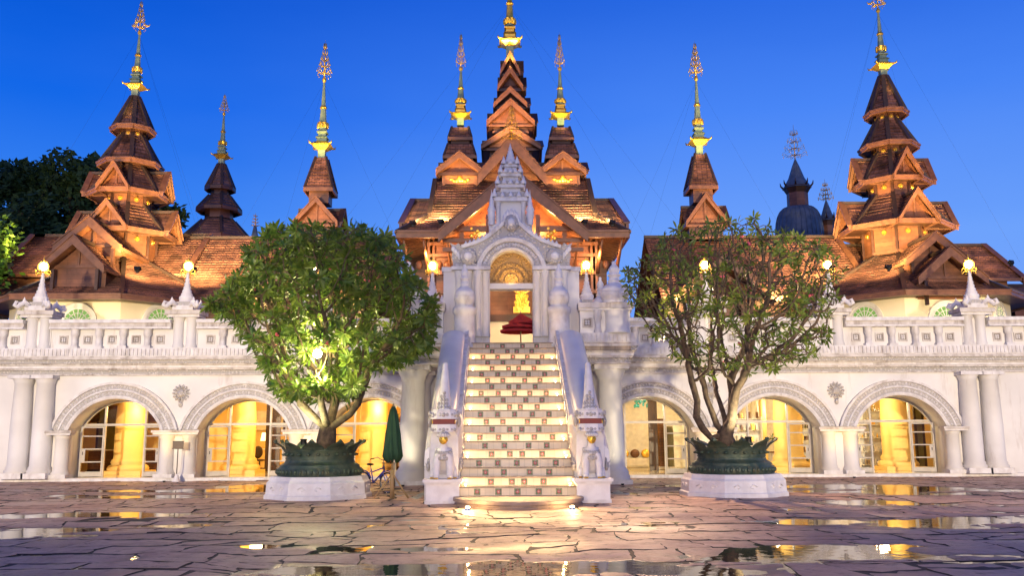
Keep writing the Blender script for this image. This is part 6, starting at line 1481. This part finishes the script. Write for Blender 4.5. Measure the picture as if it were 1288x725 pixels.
# C: shelves
def shelf_unit(x, y, w, h, label, items, mat='panel', seed=0):
    random.seed(seed); fr = MB()
    for q in (-1,1): fr.box(q*w/2-.03,q*w/2+.03,-.18,.18,0,h,mat)
    fr.box(-w/2,w/2,.15,.18,0,h,mat); t = add('display_shelves', label, 'shelves', [('frame',fr)], (x,y,.14))
    for k in range(5):
        z = .15+k*(h-.25)/4; s_ = MB(); s_.box(-w/2+.031,w/2-.031,-.17,.149,z,z+.03,mat); s_.build('shelf', t, local=True)
        g = MB(); xx = -w/2+.08
        while xx < w/2-.12:
            ww = random.uniform(.05,.12); hh = random.uniform(.12,.30); m = random.choice(items)
            if random.random() < .5: g.box(xx, xx+ww, -.10, .08, z+.031, z+.031+hh, m)
            else: g.lathe([(ww*.4,0),(ww*.5,hh*.3),(ww*.3,hh*.6),(ww*.18,hh*.8),(ww*.22,hh)], (xx+ww/2,-.02,z+.031), m, 10)
            xx += ww+random.uniform(.02,.1)
        q = g.build('shelf_goods', t, local=True); q['kind'] = 'stuff'
    return t
shelf_unit(inx(485,41.5), 41.5, 1.8, 2.4, 'dark wooden bookshelves in the archway behind the folded parasol', ['panel','darkpanel','red','greygreen','offwhite'], 'panel', 1)
wallpanel(inx(462,42.5), 42.5, .5, .15, 3.6, 'darkpanel', 'dark post panel left of the bookshelves')
counter(inx(455,40.5), 40.5, 1.6, 'pale counter behind the bicycle', 'yellow')
# D: textiles, bench with cushions, dark jamb panel, chandelier
wallpanel(inx(822,39.0), 39.0, .28, .15, 3.6, 'darkpanel', 'narrow dark jamb panel in the archway right of the stairs')
def roll(x, y, h, r, mat, label):
    a = MB(); n = 16; P = []
    for z in (0, h*.5, h*.9, h):
        for i in range(n): q = 2*pi*i/n; rr = r*(1+.12*sin(5*q)); P.append((rr*cos(q)*(1 if z < h else .8), rr*sin(q)*(1 if z < h else .8), z))
    a.add(P, [(j*n+i, j*n+(i+1) % n, (j+1)*n+(i+1) % n, (j+1)*n+i) for j in range(3) for i in range(n)], mat, True); f = MB(); f.box(-r*1.3,r*1.3,-r*1.3,r*1.3,-.12,0,'white')
    return add('textile_display', label, 'textile display', [('draped_cloth',a),('stand',f)], (x,y,.28), 'textile displays inside the shops')
roll(inx(832,40.5), 40.5, 2.1, .17, 'panel', 'tall brown cloth column right of the dark jamb panel')
roll(inx(843,40.2), 40.2, 1.75, .17, 'greygreen', 'shorter olive cloth column beside the tall brown one')
roll(inx(952,41.0), 41.0, 2.9, .16, 'offwhite', 'pale hanging cloth left of the vase of flowers')
roll(inx(962,41.6), 41.6, 3.1, .14, 'yellow', 'yellow hanging cloth behind the vase of flowers')
def sofa(x, y, label):
    s_ = MB(); s_.box(-1.1,1.1,-.4,.4,.15,.48,'offwhite'); bk = MB(); bk.box(-1.1,1.1,.2,.42,.481,.95,'offwhite')
    t = add('sofa', label, 'sofa', [('seat',s_),('backrest',bk)], (x,y,.14))
    for k in range(4): c = MB(); c.ellipsoid((-.75+.5*k,.12,.68), .22,.09,.2,'panel' if k % 2 else 'gold',12,7); c.build('cushion', t, local=True)
    for q in (-1,1):
        c = MB(); c.box(q*1.1,q*1.28,-.4,.42,.1,.68,'offwhite'); c.build('armrest', t, local=True)
        for p in (-1,1): c = MB(); c.box(q*1.0-.04,q*1.0+.04,p*.33-.04,p*.33+.04,0,.149,'darkpanel'); c.build('leg', t, local=True)
sofa(inx(806,42), 42.0, 'cream sofa with brown cushions in the archway right of the stairs')
c = W(806, 512, 39.5); t = thing('glass_chandelier', 'teal glass chandelier at the top of the archway right of the stairs', 'chandelier', (c.x, 39.5, 3.2))
M['teal'] = plain('teal_glass', (.05,.35,.32), .15); b = MB(); random.seed(3)
for k in range(60): a = random.random()*6.3; r = random.uniform(.1,.42); b.ellipsoid((r*cos(a), r*sin(a), random.uniform(-.3,.25)), .05,.05,.09,'teal',7,5)
b.build('glass_drops', t, local=True); b = MB(); b.tube([(0,0,.1),(0,0,.8)],.02,'iron',6); b.lathe([(.4,.2),(.42,.24),(.1,.3)],(0,0,0),'iron',16); b.build('rod', t, local=True)
wallpanel(inx(815,43.6), 43.6, 4.2, .15, 3.4, 'offwhite', 'cream wall panel behind the sofa')
wallpanel(inx(985,43.6), 43.6, 4.2, .15, 3.4, 'offwhite', 'cream wall panel at the back of the fifth archway')
# E: vase with flowers on a plinth, shelves
vx = inx(977,40); pl = MB(); pl.box(-.28,.28,-.28,.28,0,.72,'white'); pl2 = MB(); pl2.box(-.32,.32,-.32,.32,.72,.78,'panel')
add('display_plinth', 'white plinth under the vase of flowers', 'plinth', [('block',pl),('top',pl2)], (vx,40.,.14))
va = MB(); va.lathe([(.08,0),(.13,.08),(.11,.22),(.06,.32),(.08,.36)], (0,0,0), 'offwhite', 16); fo = MB(); random.seed(9)
for k in range(70): d = Vector((random.gauss(0,1), random.gauss(0,1), abs(random.gauss(0,1))+.3)).normalized(); fo.ellipsoid(Vector((0,0,.5))+d*random.uniform(.1,.34), .05,.05,.05, random.choice(['brightleaf','offwhite','brightleaf','leaf']),6,4)
add('flower_vase', 'vase of pale green flowers on the white plinth', 'vase', [('vase',va),('bouquet',fo)], (vx,40.,.92))
shelf_unit(inx(940,40.2), 40.2, 1.3, 2.3, 'pale shop shelves behind the sparse tree trunk', ['offwhite','gold','white','panel'], 'white', 2)
shelf_unit(inx(1016,41.2), 41.2, 1.2, 2.4, 'pale shelves with trinkets right of the column in the fifth archway', ['offwhite','gold','panel','greygreen'], 'white', 5)
# F
shelf_unit(inx(1098,40.4), 40.4, 1.3, 2.6, 'glassware shelves at the left inside the rightmost archway', ['offwhite','gold','white','chrome'], 'white', 3)
wallpanel(inx(1158,40.4), 40.4, .35, .15, 3.0, 'greygreen', 'olive curtain at the right inside the rightmost archway')
